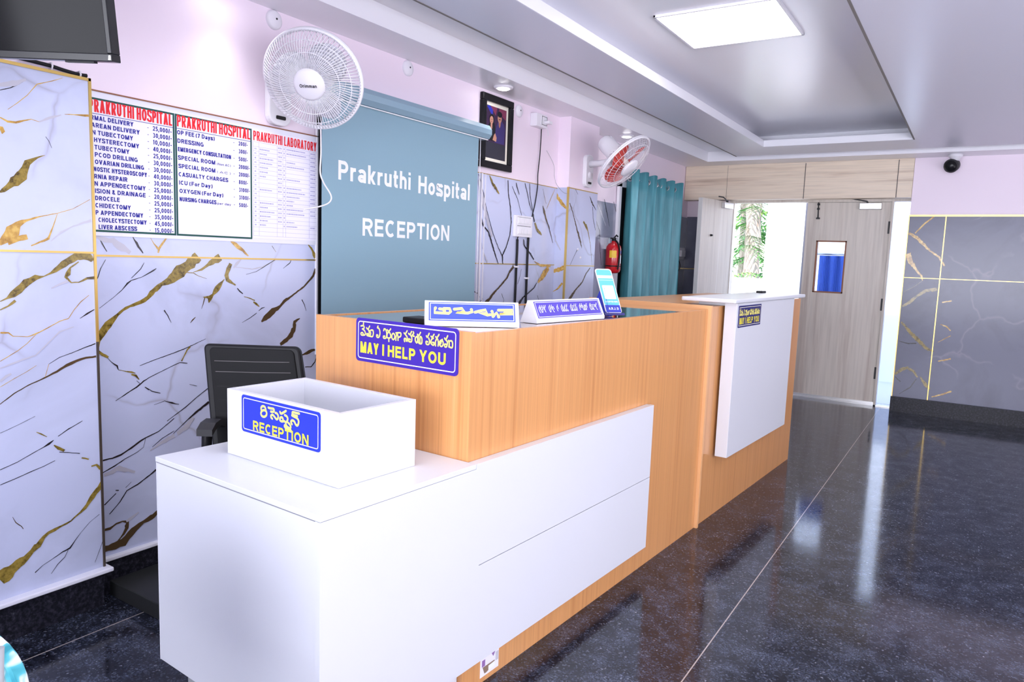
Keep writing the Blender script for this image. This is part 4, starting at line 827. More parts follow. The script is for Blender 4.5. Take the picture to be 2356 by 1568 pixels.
# ------------------------------------------------------------------ signs
def sign_plate(name, label, cat, fr, x0, x1, y0, y1, r, base, edge, thick=.003, line='ivory'):
    t = thing(name, label, cat, fr.p((x0+x1)/2, y0, 0))
    q = MB(); q.prism(fr, rrect(x0, x1, y0, y1, r), 0, thick); q.build('plate', base, t)
    i = (x1-x0)*.022; w = (x1-x0)*.0072
    q = MB(); q.ring(fr, rrect(x0+i, x1-i, y0+i, y1-i, r*.8), rrect(x0+i+w, x1-i-w, y0+i+w, y1-i-w, r*.8-w), thick+.0004); q.build('border_line', line, t)
    return t
def telugu(fr, data, z, w, parent, matn, sx=1, ox=0, sy=1, oy=0):
    q = MB()
    for s_ in data:
        pts = [(s_[i]*sx+ox, s_[i+1]*sy+oy) for i in range(0, len(s_), 2)]
        n = len(pts); P = []
        for i in range(n-1):                            # smooth the pen path
            p0, p1, p2, p3 = pts[max(i-1, 0)], pts[i], pts[i+1], pts[min(i+2, n-1)]
            for k in range(4):
                u = k/4
                P.append(tuple(.5*((2*p1[c])+(p2[c]-p0[c])*u+(2*p0[c]-5*p1[c]+4*p2[c]-p3[c])*u*u+(3*p1[c]-p0[c]-3*p2[c]+p3[c])*u**3) for c in (0, 1)))
        P.append(pts[-1]); z += 4e-5; q.stroke(fr, P, w, z)
    return q.build('telugu_lettering', matn, parent)
fr = CE(.576)
t = sign_plate('help_sign', 'violet MAY I HELP YOU sign with Telugu line on the end of the orange counter', 'sign', fr, -.525, -.081, 1.001, 1.144, .014, 'sign_violet', None)
telugu(fr, TEL_HELP, .0036, .0050, t, 'cream')
q = MB(); x = -.503
for wd_, wdt in (('MAY', .086), ('I', .0088), ('HELP', .121), ('YOU', .108)):
    q.text(fr, wd_, x, 1.0295, wdt, 0.0368, .0036, 0, .215); x += wdt+(.0165 if wd_ != 'HELP' else .017)
q.build('english_lettering', 'yellow', t)
tb = thing('sign_box', 'open white laminate box with the blue RECEPTION plate, standing on the white desk', 'box', CT.p(-.37, .3, .75))
b0, b1, v0, v1, h0, h1, th = -.617, -.122, .158, .440, .7505, .946, .017
q = MB(); q.box(CT, b0, b1, v0, v0+th, h0, h1); q.build('front_wall', 'white_lam', tb, bevel=.001)
q = MB(); q.box(CT, b0, b1, v1-th, v1, h0, h1); q.build('rear_wall', 'white_lam', tb, bevel=.001)
q = MB(); q.box(CT, b1-th, b1, v0+th, v1-th, h0, h1); q.build('side_wall', 'white_lam', tb, bevel=.001)
q = MB(); q.box(CT, b0, b0+th, v0+th, v1-th, h0, h1); q.build('side_wall', 'white_lam', tb, bevel=.001)
q = MB(); q.box(CT, b0+th, b1-th, v0+th, v1-th, h0, h0+.012); q.build('box_floor', 'white_lam', tb)
fr = CE(.158)
t = sign_plate('reception_sign', 'blue RECEPTION sign with Telugu word on the front of the open white box', 'sign', fr, -.542, -.193, .8315, .9395, .010, 'sign_blue', None, .0015)
telugu(fr, TEL_RECEPTION, .0021, .0066, t, 'cream')
q = MB(); q.text(fr, 'RECEPTION', -.4865, .8430, .247, .0285, .0020, 0, .205); q.build('english_lettering', 'yellow', t)
fr = CF(.045)
t = sign_plate('help_sign', 'small navy MAY I HELP YOU sign on the white front panel of the second counter', 'sign', fr, 2.665, 3.04, 1.035, 1.150, .006, 'sign_navy', None, .002)
kx = .355/.436
telugu(fr, TEL_HELP, .0026, .0060, t, 'cream', kx, 2.68+.503*kx, .82, 1.150-1.144*.82-.004)
q = MB(); x = 2.685
for wd_, wdt in (('MAY', .07), ('I', .008), ('HELP', .1), ('YOU', .09)):
    q.text(fr, wd_, x, 1.052, wdt, .034, .0026, 0, .22); x += wdt+.018
q.build('english_lettering', 'yellow', t)

def name_plate(label, p0, p1, hgt, face, glyphs, text_m, w):
    """a three sided desk name plate; p0, p1: ends of its front bottom edge"""
    p0 = Vector(p0); p1 = Vector(p1); L = (p1-p0).length; a = (p1-p0).normalized(); n = a.cross(Z)
    t = thing('name_plate', label, 'name plate', (p0+p1)/2)
    dep = .075
    q = MB(); k = [(0, 0), (dep, 0), (dep*.60, hgt), (dep*.42, hgt), (0, .012)]
    A = [p0-n*x+Z*y for x, y in k]; B = [p1-n*x+Z*y for x, y in k]
    q.face(A[::-1]); q.face(B)
    for i in range(5):
        j = (i+1) % 5; q.face([A[i], A[j], B[j], B[i]])
    q.build('body', 'white_soft', t, bevel=.0015)
    up = (Vector(-n*(dep*.42))+Z*(hgt-.012)); hl = up.length
    f = F(p0+Z*.012, a, up)
    q = MB(); q.prism(f, [(.012, .006), (L-.012, .006), (L-.012, hl-.005), (.012, hl-.005)], .0002, .0010); q.build('face_panel', face, t)
    q = MB(); o_ = [(.016, .009), (L-.016, .009), (L-.016, hl-.008), (.016, hl-.008)]; i_ = [(.018, .011), (L-.018, .011), (L-.018, hl-.010), (.018, hl-.010)]
    q.ring(f, o_, i_, .0015); q.build('border_line', 'letter_white', t)
    q = MB()
    for k_, g in enumerate(glyphs): q.stroke(f, [(x*L, y*hl) for x, y in g], w, .0017+4e-5*k_)
    q.build('lettering', text_m, t)
    return t
zt = 1.1345
M['plate_yellow'] = mat('name_plate_lettering', (.80, .70, .22), .4)
g1 = [[(.11, .66), (.10, .44), (.25, .42), (.27, .50), (.26, .64), (.20, .64)], [(.155, .62), (.19, .60), (.205, .52)],
      [(.31, .62), (.39, .66), (.42, .55), (.33, .47), (.45, .45), (.50, .52), (.49, .62)], [(.53, .50), (.58, .56), (.64, .62), (.66, .48), (.58, .46), (.66, .38), (.72, .42), (.71, .56)], [(.72, .32), (.76, .50), (.78, .30)],
      [(.78, .62), (.93, .64), (.94, .46), (.79, .44), (.86, .54), (.91, .54)]]
name_plate('larger blue and white name plate with yellow Telugu word at the counter corner', CT.p(-.266, .625, zt), CT.p(-.052, .838, zt), .078, 'sign_pale', g1, 'plate_yellow', .0095)
rn = random.Random(4); g2 = []; x = .08
for n_ in (4, 3, 1, 4, 4, 5, 5):
    for k in range(n_):
        c0 = rn.randint(0, 2); r_ = .011
        g2.append([(x+r_*.9*math.cos(q_*PI/4+c0)*1.0, .5+.15*math.sin(q_*PI/4+c0)) for q_ in range(rn.randint(5, 8))])
        if rn.random() < .5: g2.append([(x, .62), (x+.012, .72)])
        x += .0245
    x += .036
name_plate('violet name plate with a white Telugu line beside the blue payment stand', CT.p(-.100, 1.01, zt), CT.p(-.066, 1.43, zt), .078, 'sign_pale2', g2, 'letter_white', .0028)

# payment stand (its code is left out)
bp = CT.p(-.125, 1.545, zt); a = (CW*.80+CU*.60).normalized(); up = (Z*.19-CU*.062-CW*.012).normalized(); f = F(bp, a, up)
t = thing('payment_stand', 'tall sky blue leaning payment stand beside the violet name plate', 'display stand', bp+Z*0.0)
q = MB(); q.prism(f, rrect(.006, .078, .012, .200, .012), 0, .004); q.build('panel', 'white_soft', t)
def flat(col, r): return mat('payment_'+str(round(col[0]*100))+str(round(col[1]*100)), col, r)
cy = [flat((.10, .45, .78), .3), flat((.02, .03, .40), .3), flat((.30, .62, .88), .3)]
q = MB(); q.prism(f, rrect(.009, .075, .045, .196, .010), .004, .0046, 0); q.prism(f, [(.009, .016), (.075, .016), (.075, .047), (.009, .047)], .0044, .0050, 1); q.prism(f, [(.009, .150), (.075, .150), (.075, .154), (.009, .154)], .0044, .005, 2)
q.build('printed_face', cy, t)
q = MB(); q.prism(f, [(.009, .160), (.075, .160), (.075, .172), (.009, .172)], .0048, .0054); q.build('white_band', 'letter_white', t)
q = MB(); q.prism(f, rrect(.018, .068, .072, .130, .004), .0048, .0054); q.build('white_field', 'letter_white', t)
q = MB(); q.text(f, 'ACCEPTED HERE', .016, .058, .054, .006, .0052); q.build('small_lettering', 'letter_white', t)
q = MB(); q.text(f, 'A.R.J. D', .022, .027, .044, .010, .0054); q.build('lettering', 'letter_white', t)
ff = F(f.p(.043, 0, 0), -f.n, up); q = MB()
q.prism(F(bp+a*.03, -CU, Z), [(.004, .0), (.112, .0), (.098, .02), (.072, .06), (.050, .115), (.035, .115)], -.014, .014); q.build('foot', cy[1], t)
q = MB(); q.prism(f, rrect(-.002, .087, .004, .014, .002), -.004, .006); q.build('base_lip', 'sign_navy', t)
q = MB(); q.box(CT, -.40, -.30, .66, .74, 1.1335, 1.152); tag(q.build('card_machine', 'black', bevel=.004, origin=CT.p(-.35, .70, 1.1335)), 'flat black device lying on the glass top left of the blue name plate', 'device')
q = MB(); q.prism(CT, rrect(-.185, -.145, 3.66, 3.76, .012), 1.186, 1.199); tag(q.build('stapler', 'black', bevel=.003, origin=CT.p(-.165, 3.71, 1.186)), 'small dark object lying on the white slab of the second counter', 'stapler')
# leaflet stuck low on the orange plinth
fr = CF(-.035); t = thing('leaflet', 'small printed leaflet stuck low on the orange base under the white panel', 'leaflet', fr.p(.716, .018, 0))
q = MB(); q.prism(fr, [(.668, .018), (.765, .018), (.765, .111), (.668, .111)], .0002, .0012); q.build('paper', 'board', t)
q = MB(); q.prism(fr, [(.668, .086), (.765, .086), (.765, .111), (.668, .111)], .0013, .0015, 0)
q.prism(fr, [(.676, .052), (.692, .052), (.692, .074), (.676, .074)], .0014, .0018, 1); q.prism(fr, [(.748, .044), (.763, .044), (.763, .074), (.748, .074)], .0014, .0018, 0)
q.prism(fr, [(.72, .088), (.75, .088), (.735, .066)], .0016, .002, 1); q.prism(fr, [(.68, .05), (.743, .05), (.743, .036), (.70, .026), (.69, .026)], .0014, .0019, 2); q.prism(fr, [(.71, .044), (.743, .046), (.743, .030), (.71, .028)], .002, .0022, 3)
q.build('picture', [mat('leaflet_grey', (.55, .54, .60), .5), mat('leaflet_violet', (.30, .16, .40), .5), mat('leaflet_wood', (.28, .19, .13), .5), 'letter_white'], t)

# ------------------------------------------------------------------ notice board and price lists
BX = FX(-2.75)
t = thing('notice_board', 'white notice board with a thin brown edge behind the three price lists', 'notice board', (-2.75, 1.95, 1.384))
q = MB(); q.box(BX, 1.402, 2.487, 1.384, 1.902, .0005, .004); q.build('panel', 'ledge', t)
q = MB(); q.box(BX, 1.402, 2.487, 1.902, 1.907, .0005, .008); q.build('edge_strip', 'board_brown', t)
def board(name, label, y0, y1, z0, z1, border):
    t = thing(name, label, 'price list', (-2.746, (y0+y1)/2, z0), 'hospital price lists on the notice board')
    q = MB(); q.box(BX, y0, y1, z0, z1, .0042, .006); q.build('sheet', 'board', t)
    if border:
        q = MB(); w = border; o_ = [(y0, z0), (y1, z0), (y1, z1), (y0, z1)]; i_ = [(y0+w, z0+w), (y1-w, z0+w), (y1-w, z1-w), (y0+w, z1-w)]; q.ring(BX, o_, i_, .0063); q.build('border', 'green', t)
    return t
X1 = lambda zx: 1.3854+.000418*zx
X2 = lambda zx: 1.3073+.00051*zx
t = board('price_list', 'left price list of operations with prices in thousands under a red heading', 1.403, 1.7405, 1.398, 1.879, .0075)
q = MB(); q.text(BX, 'PRAKRUTHI HOSPITAL', 1.410, 1.828, .320, .045, .0064, 0, .155); q.build('heading', 'red_text', t)
rows = [('RMAL DELIVERY', 72, 448, '25,000/-'), ('AREAN DELIVERY', 76, 505, '30,000/-'), ('N TUBECTOMY', 80, 442, '10,000/-'), ('HYSTERECTOMY', 95, 497, '40,000/-'), ('TUBECTOMY', 97, 405, '25,000/-'), ('PCOD DRILLING', 98, 480, '30,000/-'), ('OVARIAN DRILLING', 97, 538, '30,000/-'), ('NOSTIC HYSTEROSCOPY', 84, 565, '40,000/-'), ('RNIA REPAIR', 88, 380, '30,000/-'), ('N APPENDECTOMY', 88, 550, '25,000/-'), ('ISION & DRAINAGE', 90, 548, '20,000/-'), ('DROCELE', 90, 305, '25,000/-'), ('CHIDECTOMY', 90, 405, '25,000/-'), ('P APPENDECTOMY', 90, 520, '35,000/-'), ('CHOLECYSTECTOMY', 112, 552, '45,000/-'), ('LIVER ABSCESS', 112, 458, '15,000/-')]
q = MB(); q.box(BX, 1.408, 1.735, 1.8215, 1.8235, .0062, .0064); q.build('heading_rule', 'blue_text', t)
for i, (s_, a, b_, pr) in enumerate(rows):
    z = 1.7995-.0261*i; q = MB(); q.text(BX, s_, X1(a), z, X1(b_)-X1(a), .0165, .0064, 0, .22); q.build('treatment_name', 'blue_text', t)
    q = MB(); q.text(BX, '-', X1(580), z+.002, .005, .010, .0064, 0, .2); q.build('dash', 'blue_text', t)
    q = MB(); q.text(BX, pr, X1(632), z-.002, .078, .0175, .0064, 0, .19); q.build('price', 'blue_text', t)
t = board('price_list', 'middle price list of room and nursing fees, blank in its lower half', 1.7425, 2.1055, 1.398, 1.879, .0075)
q = MB(); q.text(BX, 'PRAKRUTHI HOSPITAL', 1.7515, 1.831, .345, .045, .0064, 0, .155); q.build('heading', 'red_text', t)
rows = [('OP FEE (7 Days)', 870, 1200, '200/-'), ('DRESSING', 872, 1100, '300/-'), ('EMERGENCY CONSULTATION', 875, 1355, '500/-'), ('SPECIAL ROOM', 875, 1205, '2000/-'), ('SPECIAL ROOM', 878, 1205, '2000/-'), ('CASUALTY CHARGES', 878, 1325, '800/-'), ('ICU (For Day)', 880, 1175, '3100/-'), ('OXYGEN (For Day)', 882, 1275, '3100/-'), ('NURSING CHARGES', 882, 1210, '500/-')]
q = MB(); q.box(BX, 1.7475, 2.1005, 1.8225, 1.8245, .0062, .0064); q.build('heading_rule', 'blue_text', t)
for i, (s_, a, b_, pr) in enumerate(rows):
    z = 1.800-.0329*i; q = MB(); q.text(BX, s_, X2(a), z, X2(b_)-X2(a), .0170, .0064, 0, .22)
    if i in (3, 4, 8): q.text(BX, ('(Non AC)', '(AC)', '', '', '', 'per day')[i-3], X2(1222), z, .066, .010, .0064, 0, .18)
    q.build('fee_name', 'blue_text', t)
    q = MB(); q.text(BX, '-', X2(1380), z+.002, .006, .010, .0064, 0, .2); q.build('dash', 'blue_text', t)
    q = MB(); q.text(BX, pr, X2(1432), z-.002, .046 if len(pr) < 6 else .056, .0175, .0064, 0, .19); q.build('price', 'blue_text', t)
t = board('price_list', 'right laboratory price table with a red PRAKRUTHI LABORATORY heading and faint ruled rows', 2.109, 2.483, 1.403, 1.879, 0)
q = MB(); q.text(BX, 'PRAKRUTHI LABORATORY', 2.114, 1.832, .361, .042, .0064, 0, .14); q.build('heading', 'red_text', t)
q = MB(); zs = [1.826-.0196*i for i in range(22)]
for z in zs: q.box(BX, 2.113, 2.479, z-.0005, z+.0005, .0061, .0063)
for y in (2.113, 2.143, 2.243, 2.276, 2.292, 2.434, 2.4785): q.box(BX, y-.0005, y+.0005, zs[-1], zs[0], .0061, .0063)
q.build('table_rules', 'pale_text', t)
rn = random.Random(2)
for i in range(19):
    z = zs[i]-.0125; q = MB()
    for (y0, y1) in ((2.120, 2.130), (2.147, 2.147+rn.uniform(.02, .085)), (2.248, 2.270), (2.280, 2.288), (2.297, 2.297+rn.uniform(.03, .115)), (2.440, 2.470)):
        if rn.random() < .12: continue
        y = y0
        while y < y1:
            w = rn.uniform(.003, .009); q.box(BX, y, min(y+w, y1), z, z+.006, .0062, .0064); y += w+.0022
    q.build('test_row', 'pale_text', t)
# ------------------------------------------------------------------ television
n_ = Vector((.541, -.841, 0)); a_ = Vector((.841, .541, 0)); tl = math.radians(9)
f = F((-1.80, .987, 1.793), a_, Z*math.cos(tl)+n_*math.sin(tl))
t = thing('television', 'black wall television tilted down over the marble pier at top left', 'television', f.p(-.47, 0, -.03))
q = MB(); W_, H_ = .96, .55
q.box(f, -W_, 0, 0, .018, -.035, .004); q.box(f, -W_, 0, H_-.012, H_, -.035, .004); q.box(f, -W_, -W_+.012, .018, H_-.012, -.035, .004); q.box(f, -.012, 0, .018, H_-.012, -.035, .004); q.box(f, -W_+.012, -.012, .018, H_-.012, -.035, -.012)
q.build('bezel', 'black_gloss', t, bevel=.002)
q = MB(); q.box(f, -W_+.012, -.012, .018, H_-.012, -.010, -.002); q.build('screen', 'screen', t)
q = MB(); q.box(f, -.12, -.05, -.004, .0, -.02, -.004); q.build('sensor_bar', 'black', t)
q = MB(); q.prism(f, [(-.010, .004), (-.004, .004), (-.004, .014), (-.008, .014)], .004, .0046); q.build('badge', 'steel', t)
q = MB(); q.box(f, -.66, -.30, .12, .42, -.07, -.034); q.build('rear_housing', 'black', t, bevel=.006)
q = MB(); c0 = f.p(-.48, .27, -.07); q.tube([c0, c0+Vector((-.10, .12, 0)), Vector((-2.74, .98, c0.z))], .018, 8); q.box(FX(-2.758), .90, 1.06, c0.z-.11, c0.z+.11, 0, .02); q.build('wall_bracket', 'dgrey', t)

# ------------------------------------------------------------------ wall fans
def wall_fan(label, c, n, R, base, base_h, blade_m, arm_mid, brand, wires=72):
    c = Vector(c); n = Vector(n).normalized(); a = Z.cross(n).normalized(); up = n.cross(a); f = F(c, a, up)
    by, bz = base; root = thing('wall_fan', label, 'fan', (-2.70, by, bz), 'white wall fans')
    bx = arm_mid[3]
    fb = FX(bx)
    q = MB(); q.prism(fb, rrect(by-.062, by+.062, bz-base_h/2, bz+base_h/2, .045), 0, .035); q.build('wall_mount', 'fan_white', root, bevel=.006)
    q = MB(); q.prism(fb, rrect(by-.026, by+.026, bz-base_h/2+.026, bz-base_h/2+.042, .005), .035, .039); q.build('switch', 'black', root)
    q = MB(); q.lathe(fb.at(by, bz-base_h*.12, .035), [(.028, 0), (.026, .006), (.018, .012), (.0, .013)], 20, cap=False); q.build('speed_dial', 'white', root)
    m0 = c-n*.09; m1 = c-n*.245
    q = MB(); q.tube([fb.p(by, bz+base_h*.22, .02), Vector(arm_mid[:3]), m0-Z*.045], .022, 12, radii=[.030, .024, .026]); q.build('arm', 'fan_white', root)
    q = MB(); q.lathe(F(m1, a, up), [(.0, -.012), (.044, -.010), (.060, .004), (.066, .05), (.070, .13), (.06, .18)], 24); q.build('motor_housing', 'fan_white', root)
    q = MB(); q.box(F(m1, a, up), -.012, .012, .05, .066, .02, .07); q.build('swing_knob', 'fan_white', root, bevel=.003)
    q = MB()
    ring = lambda r, z, k=56: [f.p(r*math.cos(2*PI*i/k), r*math.sin(2*PI*i/k), z) for i in range(k)]
    q.tube(ring(R, .0), .0085, 8, closed=True); q.tube(ring(R*1.004, -.012), .007, 6, closed=True)
    q.build('guard_rim', 'fan_white', root)
    q = MB()
    for i in range(wires):
        t0 = 2*PI*i/wires; pts = []
        for k in range(7):
            r = R*(.30+.70*k/6); tt = t0+.20*(1-k/6)
            pts.append(f.p(r*math.cos(tt), r*math.sin(tt), .062*math.sqrt(max(0, 1-((k/6)**2)*.97))))
        q.tube(pts, .0018 if wires > 70 else .0010, 4)
    q.tube(ring(R*.62, .056), .0018, 5, closed=True); q.tube(ring(R*.84, .038), .0018, 5, closed=True)
    q.build('front_guard', 'fan_white', root)
    q = MB()
    for i in range(44):
        t0 = 2*PI*i/44; q.tube([f.p(R*s_*math.cos(t0-.15*(1-s_)), R*s_*math.sin(t0-.15*(1-s_)), -.012-.062*math.sqrt(max(0, 1-s_*s_*.98))) for s_ in (.25, .5, .75, .92, 1.0)], .0015, 4)
    q.tube(ring(R*.6, -.062), .0016, 5, closed=True); q.build('rear_guard', 'fan_white', root)
    q = MB(); q.lathe(f, [(R*.325, .054), (R*.322, .064), (R*.27, .073), (0.0, .077)], 36, cap=False); cap = q.build('centre_cap', 'white', root)
    if brand:
        fx = Z.cross(n).normalized(); g = F(f.p(0, 0, 0), fx, up)
        q = MB(); q.text(g, brand, -.036, -.008, .072, .014, .0785, 0, .17); q.build('brand_lettering', 'black', cap)
    q = MB(); q.lathe(f, [(.026, -.05), (.032, -.02), (.030, .018), (.016, .034), (.0, .036)], 20, cap=False); q.build('hub', 'fan_white' if blade_m != 'fan_red' else 'label_cream', root)
    for k in range(3):
        q = MB(); t0 = 2*PI*k/3+.6; gx, gy = 9, 6; idx = []
        for i in range(gx+1):
            s_ = i/gx; r = .026+(R*.86-.026)*s_; half = .38+.52*math.sin(PI*min(1, s_*.9+.08))
            row = []
            for j in range(gy+1):
                w = (j/gy-.5)*2; ang = t0+w*half*.95+.25*s_; row.append(f.p(r*math.cos(ang)*(1-.10*w*w*s_), r*math.sin(ang)*(1-.10*w*w*s_), -.004+.026*w-.006*s_))
            idx.append(row)
        for i in range(gx):
            for j in range(gy): q.face([idx[i][j], idx[i+1][j], idx[i+1][j+1], idx[i][j+1]], 0, True)
        b = q.build('blade', blade_m, root); b.modifiers.new('solid', 'SOLIDIFY').thickness = .003
    return root
M['label_cream'] = mat('cream_hub_plastic', (.84, .76, .70), .35)
M['fan_clear'] = mat('milky_fan_blade', (.80, .80, .88), .25, alpha=.82)
FAN = wall_fan('large white wall fan tilted down above the price lists, nearest the camera', (-2.426, 2.172, 2.07), (.433, -.748, -.499), .204, (2.247, 2.035), .24, 'fan_clear', (-2.62, 2.24, 2.10, -2.758), 'Orimman', 96)
wall_fan('white wall fan with red blades on the pier beside the teal curtain', (-2.30, 5.079, 2.092), (.727, .009, -.682), .238, (5.155, 2.048), .25, 'fan_red', (-2.54, 5.145, 2.105, -2.658), None, 44)

# ------------------------------------------------------------------ covers, sockets, cords on the left wall
def cover(y, z, label):
    fr = FX(-2.758).at(y, z); t = thing('junction_cover', label, 'junction cover', (-2.758, y, z))
    q = MB(); q.lathe(fr, [(.042, 0), (.042, .008), (.034, .016), (0, .018)], 28, cap=False); q.build('cap', 'white', t)
    q = MB(); q.lathe(fr.at(.004, .004), [(.0045, .016), (.0045, .0195), (0, .020)], 10, cap=False); q.build('cable_hole', 'black', t)
cover(2.236, 2.376, 'round white junction cover high on the pink wall above the big fan')
cover(3.142, 2.376, 'round white junction cover under the soffit above the blind')
cover(4.295, 2.358, 'round white junction cover right of the framed photo')
fr = FX(-2.758); SOCKET = t = thing('socket_box', 'white socket box with a plug on the pink wall right of the framed photo', 'socket', (-2.758, 4.53, 2.29))
q = MB(); q.box(fr, 4.455, 4.60, 2.285, 2.375, 0, .055); q.build('box', 'white', t, bevel=.004)
q = MB(); q.box(fr, 4.515, 4.590, 2.302, 2.362, .055, .060); q.build('socket_face', 'white_soft', t); q = MB()
for b in ((4.515, 4.518, 2.302, 2.362), (4.587, 4.59, 2.302, 2.362), (4.515, 4.59, 2.302, 2.305), (4.515, 4.59, 2.359, 2.362)): q.box(fr, b[0], b[1], b[2], b[3], .0602, .0612)
q.build('socket_outline', 'dgrey', t)
q = MB(); q.box(fr, 4.548, 4.60, 2.312, 2.332, .06, .10); q.build('plug', 'white', t, bevel=.003)
def cord(key, label, r, matn, cat='cord', dx=0.0, group=None):
    q = MB(); P = smooth_path([Vector(p)+Vector((dx, 0, 0)) for p in CABLE[key]], 8); q.tube(P, r, 8)
    return tag(q.build(key_name[key], matn, origin=P[0]), label, cat, group)
key_name = {'tv': 'cable', 'fan1': 'power_cord', 'jb_down': 'power_cord', 'jb_plug': 'thin_cord', 'thin': 'thin_wire', 'thin2': 'thin_wire', 'con1': 'cable_conduit', 'con2': 'cable_conduit', 'loop': 'cable_loop', 'fine': 'thin_wire', 'sock': 'power_cord'}
t = cord('tv', 'black cable clipped to the wall under the television', .0065, 'black', 'cable')
for p in (CABLE['tv'][2], CABLE['tv'][4]):
    q = MB(); q.tube([Vector(p)+Vector((-.016, 0, .010)), Vector(p)+Vector((.004, 0, .011)), Vector(p)+Vector((.009, 0, 0)), Vector(p)+Vector((.004, 0, -.011)), Vector(p)+Vector((-.016, 0, -.010))], .003, 6); q.build('clip', 'white', t)
q = MB(); q.tube(smooth_path(CABLE['fan1'], 8), .0035, 8); q.build('power_cord', 'white', FAN)
cord('jb_down', 'black cord running from the socket box down to the switchboard', .0036, 'black')
q = MB(); q.tube(smooth_path(CABLE['jb_plug'], 8), .0022, 8); q.build('plug_cord', 'white', SOCKET)
cord('thin', 'thin grey wire lying on the pink wall left of the pier', .0016, 'grey')
cord('thin2', 'thin grey wire curling onto the corner of the marble pier', .0016, 'grey')
for k, lab in (('con1', 'black conduit dropping from the switchboard, left of the pair'), ('con2', 'black conduit dropping from the switchboard, right of the pair')):
    t = cord(k, lab, .0085, 'black', 'conduit'); P = [Vector(p) for p in CABLE[k]]
    for fq in ((.38,) if k == 'con1' else (.55, .95)):
        z = P[0].z+(P[-1].z-P[0].z)*fq; y = P[0].y+(P[-1].y-P[0].y)*fq; q = MB(); q.box(FX(-2.75), y-.015, y+.015, z-.006, z+.006, 0, .024); q.build('clip', 'white', t)
cord('loop', 'black cable loop plugged into the bottom of the switchboard', .004, 'black')
cord('fine', 'thin dark wire trailing below the switchboard on the marble', .0018, 'dgrey')
cord('sock', 'dark cord hanging under the socket beyond the teal curtain', .005, 'dgrey')
fr = FX(-2.75); t = thing('switchboard', 'white switchboard on the marble wall with black conduits below', 'switchboard', (-2.75, 4.38, 1.5))
q = MB(); q.prism(fr, rrect(4.262, 4.495, 1.503, 1.652, .006, 3), 0, .020); q.build('plate', 'white', t, bevel=.003)
for z in (1.592, 1.520):
    q = MB(); q.box(fr, 4.295, 4.465, z, z+.045, .020, .024); q.build('switch_row', 'white_soft', t, bevel=.001)
    for k in range(4):
        q = MB(); q.box(fr, 4.302+.04*k, 4.336+.04*k, z+.006, z+.039, .024, .028); q.build('switch', 'white', t, bevel=.001)
q = MB(); q.box(fr, 4.290, 4.470, 1.578, 1.581, .0202, .0212); q.box(fr, 4.290, 4.470, 1.639, 1.641, .0202, .0212); q.build('divider_line', 'dgrey', t)
fr = FX(-2.81); t = thing('wall_socket', 'white socket plate on marble between the curtain and the open door leaf', 'socket', (-2.81, 7.78, 1.40))
q = MB(); q.prism(fr, rrect(7.67, 7.92, 1.40, 1.53, .006, 3), 0, .018); q.build('plate', 'white', t, bevel=.002)
q = MB(); q.box(fr, 7.74, 7.86, 1.43, 1.50, .018, .05); q.build('plug', 'white', t, bevel=.004)
fr = FX(-2.65)
for (y, z, lab) in ((5.06, 1.437, 'small white screw cap on the pier marble, upper of two'), (5.11, 1.375, 'small white screw cap on the pier marble, lower of two')):
    q = MB(); q.lathe(fr.at(y, z), [(.011, 0), (.009, .005), (0, .006)], 14, cap=False); tag(q.build('screw_cap', 'white', origin=(-2.65, y, z)), lab, 'cap')

# ------------------------------------------------------------------ roller blind with the hospital name
fr = FX(-2.690); t = thing('roller_blind', 'teal grey roller blind lettered Prakruthi Hospital RECEPTION behind the orange counter', 'blind', (-2.70, 3.15, .88))
q = MB(); q.box(fr, 2.462, 3.742, .86, 2.13, 0, .0015); q.build('fabric', 'blind', t)
q = MB(); q.box(fr, 2.462, 3.742, .845, .875, -.008, .010); q.build('bottom_bar', 'blind_roll', t, bevel=.004)
q = MB(); prof = [(-.068, -.045), (-.068, .045), (-.02, .05), (.015, .040), (.035, .012), (.035, -.018), (.015, -.042), (-.02, -.047)]
A = [Vector((-2.69+x, 2.445, 2.137+z)) for x, z in prof]; B = [Vector((-2.69+x, 3.825, 2.137+z)) for x, z in prof]
for i in range(8): j = (i+1) % 8; q.face([A[j], A[i], B[i], B[j]], 0, True)
q.face(A); q.face(B[::-1]); o = q.build('cassette', 'blind_roll', t)
q = MB(); A2 = [Vector((p.x*1.0, 3.825, p.z)) for p in B]; B2 = [Vector((p.x, 3.837, p.z)) for p in B]
for i in range(8): j = (i+1) % 8; q.face([A2[j], A2[i], B2[i], B2[j]])
q.face(B2[::-1]); q.build('end_cap', 'blind_roll', t)
q = MB(); q.box(fr, 2.45, 3.825, 2.086, 2.091, .006, .016); q.build('edge_strip', 'letter_white', t)
q = MB(); q.text(fr, 'Prakruthi', 2.567, 1.709, .539, .094, .0022, 0, .20); q.build('name_lettering', 'letter_white', t); q = MB(); q.text(fr, 'Hospital', 3.173, 1.698, .489, .098, .0022, 0, .20); q.build('name_lettering', 'letter_white', t)
q = MB(); q.text(fr, 'RECEPTION', 2.738, 1.442, .728, .091, .0022, 0, .20); q.build('reception_lettering', 'letter_white', t)
q = MB(); q.tube([Vector((-2.69, 3.765, 2.10)), Vector((-2.69, 3.765, 1.45)), Vector((-2.69, 3.765, .95))], .003, 6); q.build('pull_chain', 'white', t)

